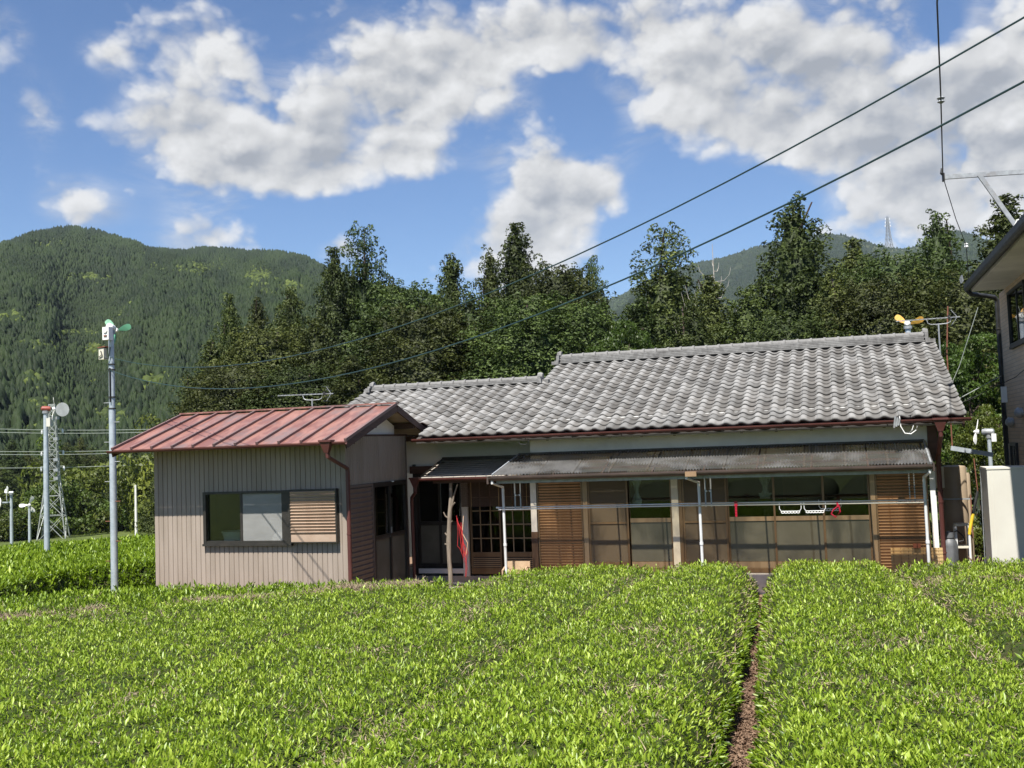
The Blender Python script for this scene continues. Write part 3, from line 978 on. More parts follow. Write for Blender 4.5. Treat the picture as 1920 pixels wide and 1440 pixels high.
# x, y, height of the top above datum, crown width, kind, what sets it apart
TREES = [
    (-36.96, 58, 13.31, 2.9, 'a', 'slim dark cedar at the left edge of the grove, above the red roof'),
    (-32.52, 54, 12.13, 3.0, 'a', 'dark cedar second from the left edge of the grove'),
    (-29.14, 52, 12.14, 3.8, 'b', 'smooth rounded green cedar third from the left of the grove'),
    (-30.46, 60, 16.08, 3.8, 'a', 'tall dark cedar just left of the thin-topped tallest left cedar'),
    (-29.36, 62, 17.64, 4.2, 's', 'tallest cedar of the left grove with a thin see-through top'),
    (-24.65, 56, 12.85, 3.0, 'a', 'short cedar right of the thin-topped tall cedar'),
    (-22.11, 52, 11.72, 4.0, 'r', 'round-headed evergreen above the left tiled roof ridge'),
    (-22.39, 60, 14.83, 4.0, 'a', 'dark pointed cedar with stepped top left of the centre pair'),
    (-21.15, 64, 15.55, 3.5, 'a', 'dark cedar leaning on the left side of the tall centre cedar'),
    (-18.71, 62, 16.87, 4.7, 'a', 'tall pointed cedar in the middle against white cloud'),
    (-14.01, 54, 12.36, 4.2, 'r', 'broad rounded dark evergreen right of the tall centre cedar'),
    (-14.75, 66, 14.95, 2.2, 's', 'narrow lone cedar spire between cloud and the lower cable'),
    (-8.43, 56, 14.38, 4.6, 's', 'wide open-branched cedar left of the bare-topped tree'),
    (-5.46, 50, 10.63, 3.6, 'a', 'green cedar below the bare dead treetop'),
    (-1.52, 54, 14.7, 5.8, 'b', 'largest bushy cedar crossing the lower cable, right of centre'),
    (1.42, 60, 13.58, 4.0, 'a', 'cedar in front of the hazy ridge, right of the largest cedar'),
    (3.23, 54, 11.59, 4.2, 'r', 'round-topped evergreen below the far pylon'),
    (5.35, 56, 13.64, 4.4, 'b', 'bushy pointed cedar under the metal roof bracket'),
    (7.68, 50, 13.16, 4.8, 'a', 'tall cedar behind the eaves of the right-hand house'),
    (-33.11, 50, 9.34, 3.4, 'a', 'low cedar at the left foot of the grove beside the mountain'),
    (-32.99, 48, 7.28, 3.2, 'b', 'lowest bushy cedar at the far left of the grove'),
    (-27.2, 46, 9.15, 3.9, 'r', 'lower evergreen above the left end of the red roof'),
    (-24.48, 46, 9.5, 4.0, 'b', 'lower bushy cedar above the middle of the red roof'),
    (-21.57, 46, 9.56, 3.9, 'a', 'lower cedar above the right end of the red roof'),
    (-18.62, 46, 9.6, 4.1, 'r', 'lower evergreen above the left end of the small tiled ridge'),
    (-17.0, 48, 10.37, 4.2, 'b', 'lower bushy cedar above the middle of the small tiled ridge'),
    (-13.53, 46, 9.72, 4.2, 'r', 'lower rounded evergreen above the right end of the small tiled ridge'),
    (-11.6, 48, 9.44, 3.8, 'r', 'dark evergreen left of the bright green broadleaf tree'),
    (-8.32, 47, 9.44, 3.9, 'a', 'lower cedar behind the bright green broadleaf tree'),
    (-5.77, 45, 8.76, 3.6, 'b', 'lower bushy cedar left of the foot of the dead-topped tree'),
    (-3.44, 46, 9.29, 4.0, 'b', 'lower cedar at the left foot of the largest cedar'),
    (0.14, 46, 9.58, 4.0, 'b', 'lower cedar at the right foot of the largest cedar'),
    (1.84, 46, 9.21, 3.6, 'r', 'lower evergreen left of the yellow fan'),
    (3.65, 46, 9.51, 3.9, 'b', 'lower bushy cedar behind the yellow fan'),
    (5.42, 44, 8.85, 3.8, 'r', 'lower evergreen behind the rooftop aerial on the right'),
    (-7.97, 40, 7.7, 3.3, 'g', 'bright green broadleaf tree rising behind the main ridge'),
    (3.95, 34, 5.9, 2.9, 'g', 'leafy broadleaf tree between the tiled roof and right-hand house'),
    (4.3, 31, 3.9, 1.9, 'g', 'low broadleaf tree beside the small fan on the right'),
    (-26.56, 42, 6.99, 3.7, 'r', 'front evergreen above the left half of the red roof'),
    (-23.23, 42, 6.8, 3.6, 'r', 'front evergreen above the right half of the red roof'),
    (-20.05, 41, 7.02, 3.5, 'a', 'front cedar where red roof meets tiled roof'),
    (-1.56, 42, 7.45, 3.4, 'r', 'front evergreen above the middle of the main ridge'),
    (8.75, 48, 10.05, 4.2, 'b', 'bushy cedar hidden mostly behind the right-hand house'),
]


def plant(kind, idx, x, y, ztop, width, label, group, name=None, rot=None):
    me, tm, H, Rad = PROTO[kind][idx % len(PROTO[kind])]
    z0 = float(ground_z(x, y)) - 0.1
    o = thing(name or ('broadleaf_tree' if kind == 'g' else 'cedar_tree'), (x, y, z0), label, 'tree', group)
    sh = (ztop - z0) / H
    sw = width * 0.84 / Rad if kind != 'g' else width * 0.66 / Rad
    o.scale = (sw, sw, sh)
    o.rotation_euler = (0, 0, rng.uniform(0, 6.28) if rot is None else rot)
    for nm, m_ in (('crown', me), ('trunk', tm)):
        c_ = bpy.data.objects.new(nm, m_); COL.objects.link(c_); c_.parent = o
    return o


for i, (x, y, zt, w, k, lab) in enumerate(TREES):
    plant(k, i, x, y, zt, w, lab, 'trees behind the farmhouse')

# the dead, bare crown sticking out of one cedar
bt = thing('dead_tree', (-5.36, 52.0, -0.5), 'bare grey dead treetop with upswept branches above the main roof', 'tree')
b = MB()
b.tube([(-5.36, 52.0, -0.5), (-5.42, 52.0, 6), (-5.46, 52.0, 12.6)], [0.15, 0.07, 0.012], 6)
b.build('trunk', 'bare_branch', bt)
for k in range(18):
    z = 6.9 + k * 0.27; a = random.uniform(0, 6.28) if k % 3 else random.choice((0.1, 3.2, 0.4, 2.9)); ln = random.uniform(1.2, 2.3) * (1 - k / 26)
    ca, sa = math.cos(a) * ln, math.sin(a) * ln
    MB().tube([(-5.43, 52.0, z), (-5.43 + ca * .6, 52.0 + sa * .6, z + .05 * ln), (-5.43 + ca * .95, 52.0 + sa * .95, z + .45 * ln), (-5.43 + ca * 1.05, 52.0 + sa * 1.05, z + .9 * ln)],
              [.022, .017, .012, .006], 4).build('branch', 'bare_branch', bt)

# conifers and shrubs at the foot of the mountain, beyond the tea field
g = np.random.default_rng(55)
FOOT = []
for i in range(30):
    a = -44.6 + i * 0.36 + g.uniform(-0.1, 0.1)
    r = 168 + g.uniform(-8, 22)
    FOOT.append((r * math.sin(R(a)), r * math.cos(R(a)), g.uniform(2.0, 6.5), g.uniform(4.2, 6.0)))
words_l = ['far left edge', 'left field', 'fan poles', 'lattice tower', 'tall steel pole', 'annex']
for i, (x, y, zt, w) in enumerate(FOOT):
    plant('ab'[i % 2], i, x, y, zt, w, 'dark conifer in the row at the mountain foot beyond the tea field', 'conifers at the mountain foot')

PROTO_SHRUB = []
for s in range(3):
    g = np.random.default_rng(400 + s)
    n = 34
    P_ = np.stack([g.normal(0, 0.75, n), g.normal(0, 0.75, n), np.abs(g.normal(0.75, 0.42, n))], 1)
    V, F_, ti = puff_cloud(P_, g.uniform(0.3, 0.6, n), 150, 0.15, g, 0.85, np.clip(g.normal(0.55, 0.18, n), 0, 1))
    PROTO_SHRUB.append(np_mesh('leaves', V, F_, 'shrub_leaf', {'tint': ti}))


def shrub(x, y, h, w, label, group, idx, z0=None):
    z = float(ground_z(x, y)) if z0 is None else z0
    o = thing('shrub', (x, y, z), label, 'shrub', group)
    o.scale = (w / 3.2, w / 3.2, h / 1.9); o.rotation_euler = (0, 0, idx * 1.7)
    c_ = bpy.data.objects.new('leaves', PROTO_SHRUB[idx % 3]); COL.objects.link(c_); c_.parent = o
    s_ = MB()
    for q in range(4):
        s_.tube([(0, 0, 0), (math.cos(q * 1.7) * .4, math.sin(q * 1.7) * .4, .9)], [.04, .015], 4)
    me = bpy.data.meshes.new('stem'); me.from_pydata(s_.v, [], s_.f); me.materials.append(M['trunk_bark']); me.update()
    c2 = bpy.data.objects.new('stem', me); COL.objects.link(c2); c2.parent = o
    return o


SHR = [(-43.6, 88, 2.6, 5.5, 'green shrub at the far left frame edge beyond the field'), (-42.9, 90, 2.4, 4.5, 'green shrub right of the twin-headed far fan pole'),
       (-42.0, 92, 3.2, 4.8, 'yellow-green shrub between the two small far fan poles and the tower'), (-41.35, 95, 5.6, 6.0, 'tall leafy shrub growing inside the left legs of the lattice tower'),
       (-40.5, 104, 7.0, 7.5, 'largest vine-covered shrub behind the lattice tower'), (-39.8, 100, 4.6, 6.5, 'sloping leafy shrub right of the lattice tower'),
       (-39.0, 98, 3.6, 6.0, 'low leafy shrub midway between lattice tower and tall pole'), (-38.2, 97, 3.0, 5.0, 'low leafy shrub just left of the tall steel pole'),
       (-37.4, 96, 4.2, 5.5, 'shrub just right of the tall steel pole'), (-36.7, 93, 6.5, 6.5, 'pale green bushy shrub beside the annex corner'),
       (-35.9, 90, 7.5, 7.0, 'pale green shrub half hidden behind the annex wall')]
for i, (a, r, h, w, lab) in enumerate(SHR):
    shrub((r + 24) * math.sin(R(a)), (r + 24) * math.cos(R(a)), h * 1.2, w * 1.25, lab, 'shrubs beyond the tea field', i)

# ------------------------------------------------------------------ farmhouse
FH = thing('farmhouse', (-3.0, 20.0, 0), 'long single-storey farmhouse with grey pantile roof and white plaster walls', 'house')
SL = 0.335


def zt(y):
    return 3.19 + SL * (y - 19.3)


def wall_corr(b, p0, p1, z0, z1, nrm, pitch=0.102, depth=0.013, groove=0.020):
    """ribbed sheet wall from p0 to p1 (x, y), flat pans with narrow grooves"""
    p0 = Vector((*p0, 0)); p1 = Vector((*p1, 0)); d = p1 - p0; L = d.length; d.normalize(); n = Vector((*nrm, 0))
    prof = []; s = 0.0
    while s < L - 1e-6:
        e = min(s + pitch, L)
        prof += [p0 + d * s, p0 + d * max(s, e - groove), p0 + d * max(s, e - groove * .66) - n * depth, p0 + d * max(s, e - groove * .33) - n * depth]
        s = e
    prof.append(p1)
    prof = [Vector((q.x, q.y, z0)) for q in prof]
    b.sheet(prof, (0, 0, z1 - z0), -n * 0.004 - n * 0.02)
    return b


# walls, posts, base
MB().box(-5.90, 1.54, 20.0, 20.12, 2.30, 3.42).build('plaster_wall', 'plaster', FH)
MB().box(-10.6, -5.902, 20.9, 21.02, 2.42, 3.6).build('plaster_wall', 'plaster', FH)
MB().box(-5.90, -5.78, 20.122, 20.9, 0.3, 3.4).build('return_wall', 'plaster', FH)
MB().add([(1.50, 20.1, 0.3), (1.50, 28.4, 0.3), (1.50, 28.4, 3.3), (1.50, 24.25, 4.72), (1.50, 20.1, 3.33), (1.40, 20.1, 0.3), (1.40, 28.4, 0.3), (1.40, 28.4, 3.3), (1.40, 24.25, 4.72), (1.40, 20.1, 3.33)],
         [(0, 1, 2, 3, 4), (9, 8, 7, 6, 5), (0, 5, 6, 1), (1, 6, 7, 2), (2, 7, 8, 3), (3, 8, 9, 4), (4, 9, 5, 0)]).build('gable_wall', 'plaster', FH)
MB().box(-10.6, 1.40, 28.2, 28.32, 0.2, 3.2).build('rear_wall', 'plaster', FH)
MB().box(-10.6, -10.5, 21.02, 28.2, 0.2, 3.6).build('side_wall', 'plaster', FH)
MB().box(-5.92, -5.80, 19.955, 19.998, 1.20, 2.36).build('post', 'white_paint', FH)
MB().box(-5.925, -5.795, 19.95, 19.997, 0.10, 1.20).build('post_foot', 'wood_brown', FH)
MB().box(-3.10, -2.97, 19.945, 19.998, 0.30, 2.36).build('post', 'cream_paint', FH)
MB().box(1.53, 1.625, 19.92, 19.998, 0.35, 2.36).build('post', 'white_paint', FH)
MB().box(1.543, 1.70, 19.93, 20.098, 2.38, 3.36).build('corner_post', 'dark_wood', FH)
MB().box(-5.78, 1.50, 19.935, 20.20, 0.0, 0.398).build('foundation', 'concrete_pale', FH)
MB().box(-5.78, 1.50, 19.93, 20.018, 0.40, 0.475).build('sill_beam', 'bronze', FH)
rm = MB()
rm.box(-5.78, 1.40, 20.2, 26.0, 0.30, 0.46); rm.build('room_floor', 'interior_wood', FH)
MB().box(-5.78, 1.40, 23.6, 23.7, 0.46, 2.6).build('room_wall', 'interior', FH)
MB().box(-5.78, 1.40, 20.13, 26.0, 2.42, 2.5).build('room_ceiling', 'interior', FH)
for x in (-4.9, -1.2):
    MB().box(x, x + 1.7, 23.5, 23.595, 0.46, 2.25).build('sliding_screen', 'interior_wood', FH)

# main roof: deck, then the pantiles on it
CW, RUN = 0.2742, 0.25
XR = 2.13
roof = MB()
TH = 0.09


def deck(b, x0, x1, y0, y1, ridge=None):
    za, zb = zt(y0) - 0.075, zt(y1) - 0.075
    b.poly([(x0, y0, za), (x1, y0, za), (x1, y1, zb), (x0, y1, zb)], (0, 0, -TH))


deck(roof, XR - 31 * CW + .02, XR - .03, 19.36, 24.25)
deck(roof, -8.1, XR - 31 * CW + .018, 19.36, 22.72)
deck(roof, -10.74, -8.102, 20.1, 22.72)
# rear slopes
zr = zt(24.25) - .075
roof.poly([(XR - 31 * CW + .02, 24.252, zr), (XR - .03, 24.252, zr), (XR - .03, 29.1, zr - SL * 4.85), (XR - 31 * CW + .02, 29.1, zr - SL * 4.85)], (0, 0, -TH))
zr = zt(22.72) - .075
roof.poly([(-10.74, 22.722, zr), (-6.39, 22.722, zr), (-6.39, 26.2, zr - SL * 3.48), (-10.74, 26.2, zr - SL * 3.48)], (0, 0, -TH))
ROOF = roof.build('roof', 'roof_deck', FH)
MB().box(-5.7, 2.08, 19.42, 20.0, 3.02, 3.04).build('soffit', 'soffit', FH)
MB().box(-7.74, -5.71, 19.42, 20.9, 3.02, 3.04).build('soffit', 'soffit', FH)
bb = MB()
bb.bar((2.09, 19.36, zt(19.36) - .16), (2.09, 24.25, zt(24.25) - .16), 0.035, 0.16)
bb.build('bargeboard', 'dark_wood', FH)
MB().bar((2.09, 24.26, zt(24.25) - .16), (2.09, 29.1, zt(24.25) - .16 - SL * 4.84), 0.035, 0.16).build('bargeboard', 'dark_wood', FH)
for k in range(12):
    x = -5.4 + k * 0.62
    MB().bar((x, 19.5, zt(19.5) - .215), (x, 20.0, zt(20.0) - .215), 0.05, 0.07).build('rafter', 'dark_wood', FH)


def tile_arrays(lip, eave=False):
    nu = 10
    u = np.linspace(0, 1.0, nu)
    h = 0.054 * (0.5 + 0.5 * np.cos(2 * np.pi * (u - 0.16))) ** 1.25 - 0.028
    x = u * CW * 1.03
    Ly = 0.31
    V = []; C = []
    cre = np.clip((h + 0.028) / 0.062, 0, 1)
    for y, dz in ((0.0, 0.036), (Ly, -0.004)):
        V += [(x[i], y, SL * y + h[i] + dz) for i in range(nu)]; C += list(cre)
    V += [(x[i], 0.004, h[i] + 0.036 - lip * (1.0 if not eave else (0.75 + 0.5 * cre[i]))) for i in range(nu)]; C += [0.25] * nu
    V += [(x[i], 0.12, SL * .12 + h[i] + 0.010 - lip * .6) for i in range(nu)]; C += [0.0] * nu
    F_ = []
    for i in range(nu - 1):
        F_.append((i, i + 1, nu + i + 1, nu + i))
        F_.append((2 * nu + i, 2 * nu + i + 1, i + 1, i))
        F_.append((3 * nu + i, 3 * nu + i + 1, 2 * nu + i + 1, 2 * nu + i))
    # side lips
    V += [(0, 0, h[0] + .036 - lip), (0, Ly, SL * Ly + h[0] - .024), (x[-1], 0, h[-1] + .036 - lip), (x[-1], Ly, SL * Ly + h[-1] - .024)]; C += [0.2] * 4
    k = 4 * nu
    F_.append((0, nu, k + 1, k)); F_.append((nu - 1, k + 2, k + 3, 2 * nu - 1))
    return np.array(V), np.array(F_), np.array(C)


TV, TF, TC = tile_arrays(0.034)
EV, EF, EC = tile_arrays(0.062, True)
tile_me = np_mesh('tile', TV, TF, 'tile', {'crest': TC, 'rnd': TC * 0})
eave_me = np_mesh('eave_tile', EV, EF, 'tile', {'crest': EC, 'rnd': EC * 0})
slots = []
for c in range(31):
    for r in range(20):
        slots.append((XR - (c + 1) * CW, 19.30 + r * RUN, r))
for c in range(31, 47):
    for r in range(14):
        x = XR - (c + 1) * CW; y = 19.30 + r * RUN
        if x < -8.2 and y < 19.9:
            continue
        slots.append((x, y, r))
gt = np.random.default_rng(21)
rest = []
slots.sort(key=lambda s: math.hypot(s[0], s[1]))
cnt = 0
for (x, y, r) in slots:
    loc = (x + gt.normal(0, .0025), y + gt.normal(0, .004), zt(y) + gt.normal(0, .003))
    if r == 0:
        piece('eave_tile', eave_me, ROOF, loc)
    elif cnt < 300:
        o = piece('tile', tile_me, ROOF, loc); o.rotation_euler = (gt.normal(0, .006), gt.normal(0, .006), gt.normal(0, .006)); cnt += 1
    else:
        rest.append(loc)
rest = np.array(rest)
nT = len(rest)
V = (TV[None] + rest[:, None, :] + gt.normal(0, .002, (nT, 1, 3))).reshape(-1, 3) - np.array([-3.0, 20.0, 0])
F_ = (TF[None] + (np.arange(nT) * len(TV))[:, None, None]).reshape(-1, 4)
o = mesh_obj('roof_tiles', np_mesh('roof_tiles', V, F_, 'tile', {'crest': np.tile(TC, nT), 'rnd': np.repeat(gt.uniform(0, 1, nT), len(TV))}), ROOF)
tag(o, kind='stuff')


def ridge(x0, x1, y, z0, courses, cap_r, step):
    rd = MB().box(x0, x1, y - .10, y + .10, z0 - .15, z0 + .02).build('ridge', 'roof_deck', FH)
    z = z0
    for k in range(courses):
        w = 0.155 - 0.012 * k
        off = 0.0
        MB().box(x0 + .02 * (k % 2), x1 - .02 * (k % 2), y - w, y + w, z + .003, z + 0.034).build('ridge_course', 'ridge_tile', rd)
        z += 0.038
        MB().box(x0 + .03, x1 - .03, y - w + .03, y + w - .03, z - .012, z + .004).build('ridge_bed', 'roof_deck', rd)
    n = int((x1 - x0) / step)
    st = (x1 - x0) / n
    prof = [(cap_r * math.cos(math.pi * t / 8), cap_r * 0.85 * math.sin(math.pi * t / 8)) for t in range(9)]
    b = MB().sheet([(0, -p[0], p[1]) for p in prof], (st - .02, 0, 0), (0, 0, -.012))
    b.sheet([(st - .055, -p[0] * 1.22, p[1] * 1.22) for p in prof], (.05, 0, 0), (0, 0, -.014))
    me = bpy.data.meshes.new('ridge_cap'); me.from_pydata(b.v, [], b.f); me.materials.append(M['ridge_tile']); me.update()
    for k in range(n):
        piece('ridge_cap', me, rd, (x0 + k * st, y + gt.normal(0, .003), z + .002 + gt.normal(0, .002)))
    for xe, s in ((x0, -1), (x1, 1)):
        e = MB()
        e.box(min(xe, xe + s * .07), max(xe, xe + s * .07), y - .20, y + .20, z0 - .02, z + .04)
        e.lathe((xe + s * .02, y, z + .06), [(.09, -.05), (.10, 0), (.075, .06)], 12, (s, 0, 0))
        e.box(min(xe, xe + s * .10), max(xe, xe + s * .10), y - .26, y - .16, z0 - .03, z0 + .07)
        e.box(min(xe, xe + s * .10), max(xe, xe + s * .10), y + .16, y + .26, z0 - .03, z0 + .07)
        e.box(min(xe, xe + s * .22), max(xe, xe + s * .22), y - .09, y + .09, z0 - .02, z0 + .06)
        e.build('ridge_end', 'ridge_tile', rd)
    return rd


ridge(-6.30, 1.93, 24.30, zt(24.3) + 0.0, 4, 0.085, 0.29)
ridge(-10.58, -6.42, 22.76, zt(22.76) + 0.0, 2, 0.085, 0.29)


# gutters and downpipes
def half_gutter(b, x0, x1, y, z, r):
    prof = [(x0, y - r * math.cos(math.pi * t / 8), z - r * math.sin(math.pi * t / 8)) for t in range(9)]
    b.sheet(prof, (x1 - x0, 0, 0), (0, 0, -.006))
    return b


gu = half_gutter(MB(), -8.15, 2.20, 19.25, 3.135, 0.055).build('gutter', 'gutter_red', FH)
for k in range(11):
    x = -7.7 + k * .95
    MB().bar((x, 19.19, 3.07), (x, 19.40, 3.10), 0.018, 0.012).build('gutter_bracket', 'dark_metal', gu)


def hopper(b, x, y, z, s=1.0):
    b.add([(x - .11 * s, y - .09 * s, z), (x + .11 * s, y - .09 * s, z), (x + .11 * s, y + .06 * s, z), (x - .11 * s, y + .06 * s, z),
           (x - .04 * s, y - .045 * s, z - .2 * s), (x + .04 * s, y - .045 * s, z - .2 * s), (x + .04 * s, y + .035 * s, z - .2 * s), (x - .04 * s, y + .035 * s, z - .2 * s)],
          [(0, 1, 2, 3), (4, 7, 6, 5), (0, 4, 5, 1), (1, 5, 6, 2), (2, 6, 7, 3), (3, 7, 4, 0)])
    b.box(x - .125 * s, x + .125 * s, y - .105 * s, y + .075 * s, z, z + .035 * s)
    return b


dp = MB().tube([(1.70, 19.25, 2.95), (1.70, 19.25, 2.84), (1.70, 19.86, 2.52), (1.69, 19.88, 2.44), (1.69, 19.88, 0.1)], 0.042, 12).build('downpipe', 'gutter_red', FH, True)
hopper(MB(), 1.70, 19.25, 3.11, 1.0).build('rain_hopper', 'gutter_red', dp)
for z in (0.75, 1.65, 2.3):
    MB().lathe((1.69, 19.88, z), [(.05, 0), (.05, .025)], 12).build('pipe_collar', 'gutter_red', dp)


# ---- sliding doors under the veranda roof
def sash(x0, x1, y, nm='window', kinds='c'):
    w = MB()
    w.box(x0, x0 + .035, y, y + .03, .475, 2.36); w.box(x1 - .035, x1, y, y + .03, .475, 2.36)
    w.box(x0 + .0352, x1 - .0352, y, y + .03, .475, .60); w.box(x0 + .0352, x1 - .0352, y, y + .03, 2.30, 2.36)
    o = w.build(nm, 'bronze', FH)
    if kinds == 's':
        MB().box(x0 + .0354, x1 - .0354, y - .002, y + .028, 1.335, 1.375).build('rail', 'bronze', o)
        MB().box(x0 + .036, x1 - .036, y + .012, y + .015, .602, 1.334).build('screen', 'insect_screen', o)
        MB().box(x0 + .036, x1 - .036, y + .012, y + .015, 1.376, 2.298).build('screen', 'insect_screen', o)
    else:
        MB().box(x0 + .0354, x1 - .0354, y - .004, y + .034, 1.355, 1.435).build('rail', 'bronze_pale', o)
        MB().box(x0 + .0356, x1 - .0356, y - .006, y - .0015, .482, .595).build('kick_rail', 'bronze_pale', o)
        MB().box(x0 + .036, x1 - .036, y + .012, y + .017, .602, 1.354).build('pane', 'glass_frosted', o)
        MB().box(x0 + .036, x1 - .036, y + .012, y + .017, 1.436, 2.298).build('pane', 'glass_clear', o)
    return o


MB().box(-4.85, -4.755, 19.95, 20.05, .476, 2.36).build('door_frame', 'bronze_pale', FH)
sash(-4.75, -3.95, 19.965, 'screen_door', 's'); sash(-4.75, -3.93, 20.02); sash(-3.96, -3.105, 20.02)
MB().box(-2.965, -2.90, 19.95, 20.05, .476, 2.36).build('door_frame', 'bronze', FH)
sash(-2.895, -2.055, 19.965, 'screen_door', 's'); sash(-2.895, -2.03, 20.035)
sash(-2.06, -1.175, 20.02); sash(-1.215, -0.295, 20.035); sash(-0.325, 0.51, 20.02)
MB().box(0.515, 0.60, 19.94, 20.05, .476, 2.36).build('door_frame', 'bronze_pale', FH)


def slats(o, x0, x1, y, z0, z1, pitch, mat):
    b = MB().add([(0, 0, 0), (x1 - x0, 0, 0), (x1 - x0, -.026, pitch * .80), (0, -.026, pitch * .80), (x1 - x0, .004, pitch), (0, .004, pitch), (0, .02, 0), (x1 - x0, .02, 0), (0, .02, pitch), (x1 - x0, .02, pitch)],
                 [(0, 1, 2, 3), (3, 2, 4, 5), (6, 8, 9, 7), (0, 3, 5, 8, 6), (1, 7, 9, 4, 2)])
    me = bpy.data.meshes.new('slat'); me.from_pydata(b.v, [], b.f); me.materials.append(M[mat]); me.update()
    n = int((z1 - z0) / pitch)
    p = (z1 - z0) / n
    for k in range(n):
        piece('slat', me, o, (x0, y, z0 + k * p))


def shutter_box(x0, x1, y, z0, z1, mat, root, pitch=.054, fr='bronze'):
    b = MB()
    b.box(x0, x0 + .03, y - .03, y + .06, z0, z1); b.box(x1 - .03, x1, y - .03, y + .06, z0, z1)
    b.box(x0 + .0302, x1 - .0302, y - .03, y + .06, z1 - .05, z1); b.box(x0 + .0302, x1 - .0302, y - .03, y + .06, z0, z0 + .03)
    b.box(x0 + .0304, x1 - .0304, y + .03, y + .05, z0 + .0302, z1 - .0502)
    o = b.build('shutter_box', fr, root)
    slats(o, x0 + .031, x1 - .031, y, z0 + .035, z1 - .055, pitch, mat)
    return o


shutter_box(-5.775, -4.855, 19.97, .43, 2.40, 'shutter_slat', FH)
shutter_box(0.605, 1.495, 19.97, .43, 2.40, 'shutter_slat', FH)


# curtains tied in a bunch behind the glass
def curtain(x, y, ztop, zbot, w, mat, name='curtain'):
    b = MB(); n = 22
    prof = []
    for (z, ww) in ((ztop, w), (ztop - .25, w * .55), (ztop - .42, w * .22), (ztop - .50, w * .20), (ztop - .62, w * .46), (zbot + .1, w * .55), (zbot, w * .42)):
        prof.append((z, ww))
    v = []; f = []
    for (z, ww) in prof:
        for k in range(n):
            t = 6.283 * k / n
            rr_ = ww / 2 * (1 + .14 * math.sin(5 * t + z * 3))
            v.append((x + rr_ * math.cos(t), y + .35 * rr_ * math.sin(t), z))
    for i in range(len(prof) - 1):
        for k in range(n):
            k2 = (k + 1) % n
            f.append((i * n + k, i * n + k2, (i + 1) * n + k2, (i + 1) * n + k))
    f.append(tuple(range((len(prof) - 1) * n, len(prof) * n)))
    return b.add(v, f).build(name, mat, None, True, loc=(x, y, ztop))


tag(curtain(-3.82, 20.26, 2.42, 1.66, .34, 'cloth_white'), 'knotted sheer white curtain hanging in the left glass door', 'curtain')
tag(curtain(-1.36, 20.28, 2.42, 1.76, .42, 'floral_cloth'), 'bunched floral curtain hanging in the middle of the wide glass doors', 'curtain')

# ---- veranda roof of corrugated sheets
AX0, AX1, AYT, AYF, AZT, AZF = -6.12, 1.47, 19.985, 18.70, 2.745, 2.385
AW = thing('veranda_awning', (-2.3, 18.8, 0), 'long smoked corrugated veranda roof on the front wall of the farmhouse', 'awning')
nsh = 11
sw_ = (AX1 - AX0) / nsh
for k in range(nsh):
    x0 = AX0 + k * sw_; x1 = x0 + sw_ + .05
    b = MB(); pitch = .052
    n = int((x1 - x0) / pitch)
    lo = []; hi = []
    dz = .004 * (k % 2)
    for i in range(n * 4 + 1):
        x = x0 + i * pitch / 4
        h = .016 * math.cos(i * math.pi / 2) + dz
        sk = -.16 * max(0, 1 - (x - AX0) / .5)
        lo.append((x + sk, AYF, AZF + h)); hi.append((x, AYT, AZT + h))
    m = len(lo)
    b.add(lo + hi, [(i, i + 1, m + i + 1, m + i) for i in range(m - 1)])
    b.build('corrugated_sheet', 'awning_sheet', AW, True)
MB().box(AX0 - .02, AX1 + .01, AYT - .02, AYT + .012, AZT - .03, AZT + .035).build('wall_flashing', 'dark_metal', AW)
MB().box(AX0 - .17, AX1, AYF - .02, AYF + .04, AZF - .085, AZF - .015).build('front_rail', 'gutter_brown', AW)
for y, z in ((19.1, AZT + (19.1 - AYT) * .28), (19.5, AZT + (19.5 - AYT) * .28)):
    MB().box(AX0 - .02, AX1 - .02, y, y + .035, z - .055, z - .018).build('purlin', 'gutter_brown', AW)
for k in range(9):
    x = AX0 + .06 + k * (AX1 - AX0 - .12) / 8
    MB().bar((x, AYF + .05, AZF - .055), (x, AYT - .025, AZT - .055), .03, .04).build('rafter', 'gutter_brown', AW)
MB().bar((AX1 + .002, AYF, AZF + .005), (AX1 + .002, AYT - .02, AZT + .005), .03, .035).build('edge_trim', 'steel_grey', AW)
MB().bar((AX0 - .17, AYF, AZF + .006), (AX0 - .01, AYT - .02, AZT + .006), .02, .03).build('edge_trim', 'pvc_grey', AW)
g2 = half_gutter(MB(), AX0 - .20, AX1 + .02, AYF - .07, AZF - .035, 0.062).build('gutter', 'gutter_brown', AW, True)
MB().box(AX0 - .235, AX0 - .20, AYF - .14, AYF + .01, AZF - .16, AZF - .015).build('gutter_end', 'gutter_brown', g2)
MB().box(AX1 + .02, AX1 + .05, AYF - .14, AYF + .06, AZF - .13, AZF + .01).build('gutter_end', 'gutter_brown', g2)
MB().box(-2.62, -2.42, AYF - .145, AYF - .005, AZF - .115, AZF - .03).build('gutter_joint', 'shutter_slat', g2)
MB().box(AX0 - .12, AX1 - .05, AYF + .09, AYF + .13, AZF - .165, AZF - .10).build('front_beam', 'steel_grey', AW)
for i, (x, xe) in enumerate(((-6.27, -6.17), (-2.60, -2.44), (1.44, 1.37))):
    d = MB().tube([(x, AYF - .07, AZF - .10), (x, AYF - .07, AZF - .15), (xe, AYF + .26, AZF - .24), (xe, AYF + .27, AZF - .30), (xe, AYF + .30, .08)], .027, 10).build('downspout', 'pvc_white', AW, True)
    MB().lathe((xe, AYF + .285, 1.02), [(.034, 0), (.034, .05)], 10).build('pipe_collar', 'pvc_white', d)

# ---- laundry poles and what hangs on them
LP = thing('laundry_rack', (-5.89, 19.0, 1.7), 'pair of thin metal hangers holding laundry poles at the left veranda post', 'laundry hanger', 'laundry hangers')


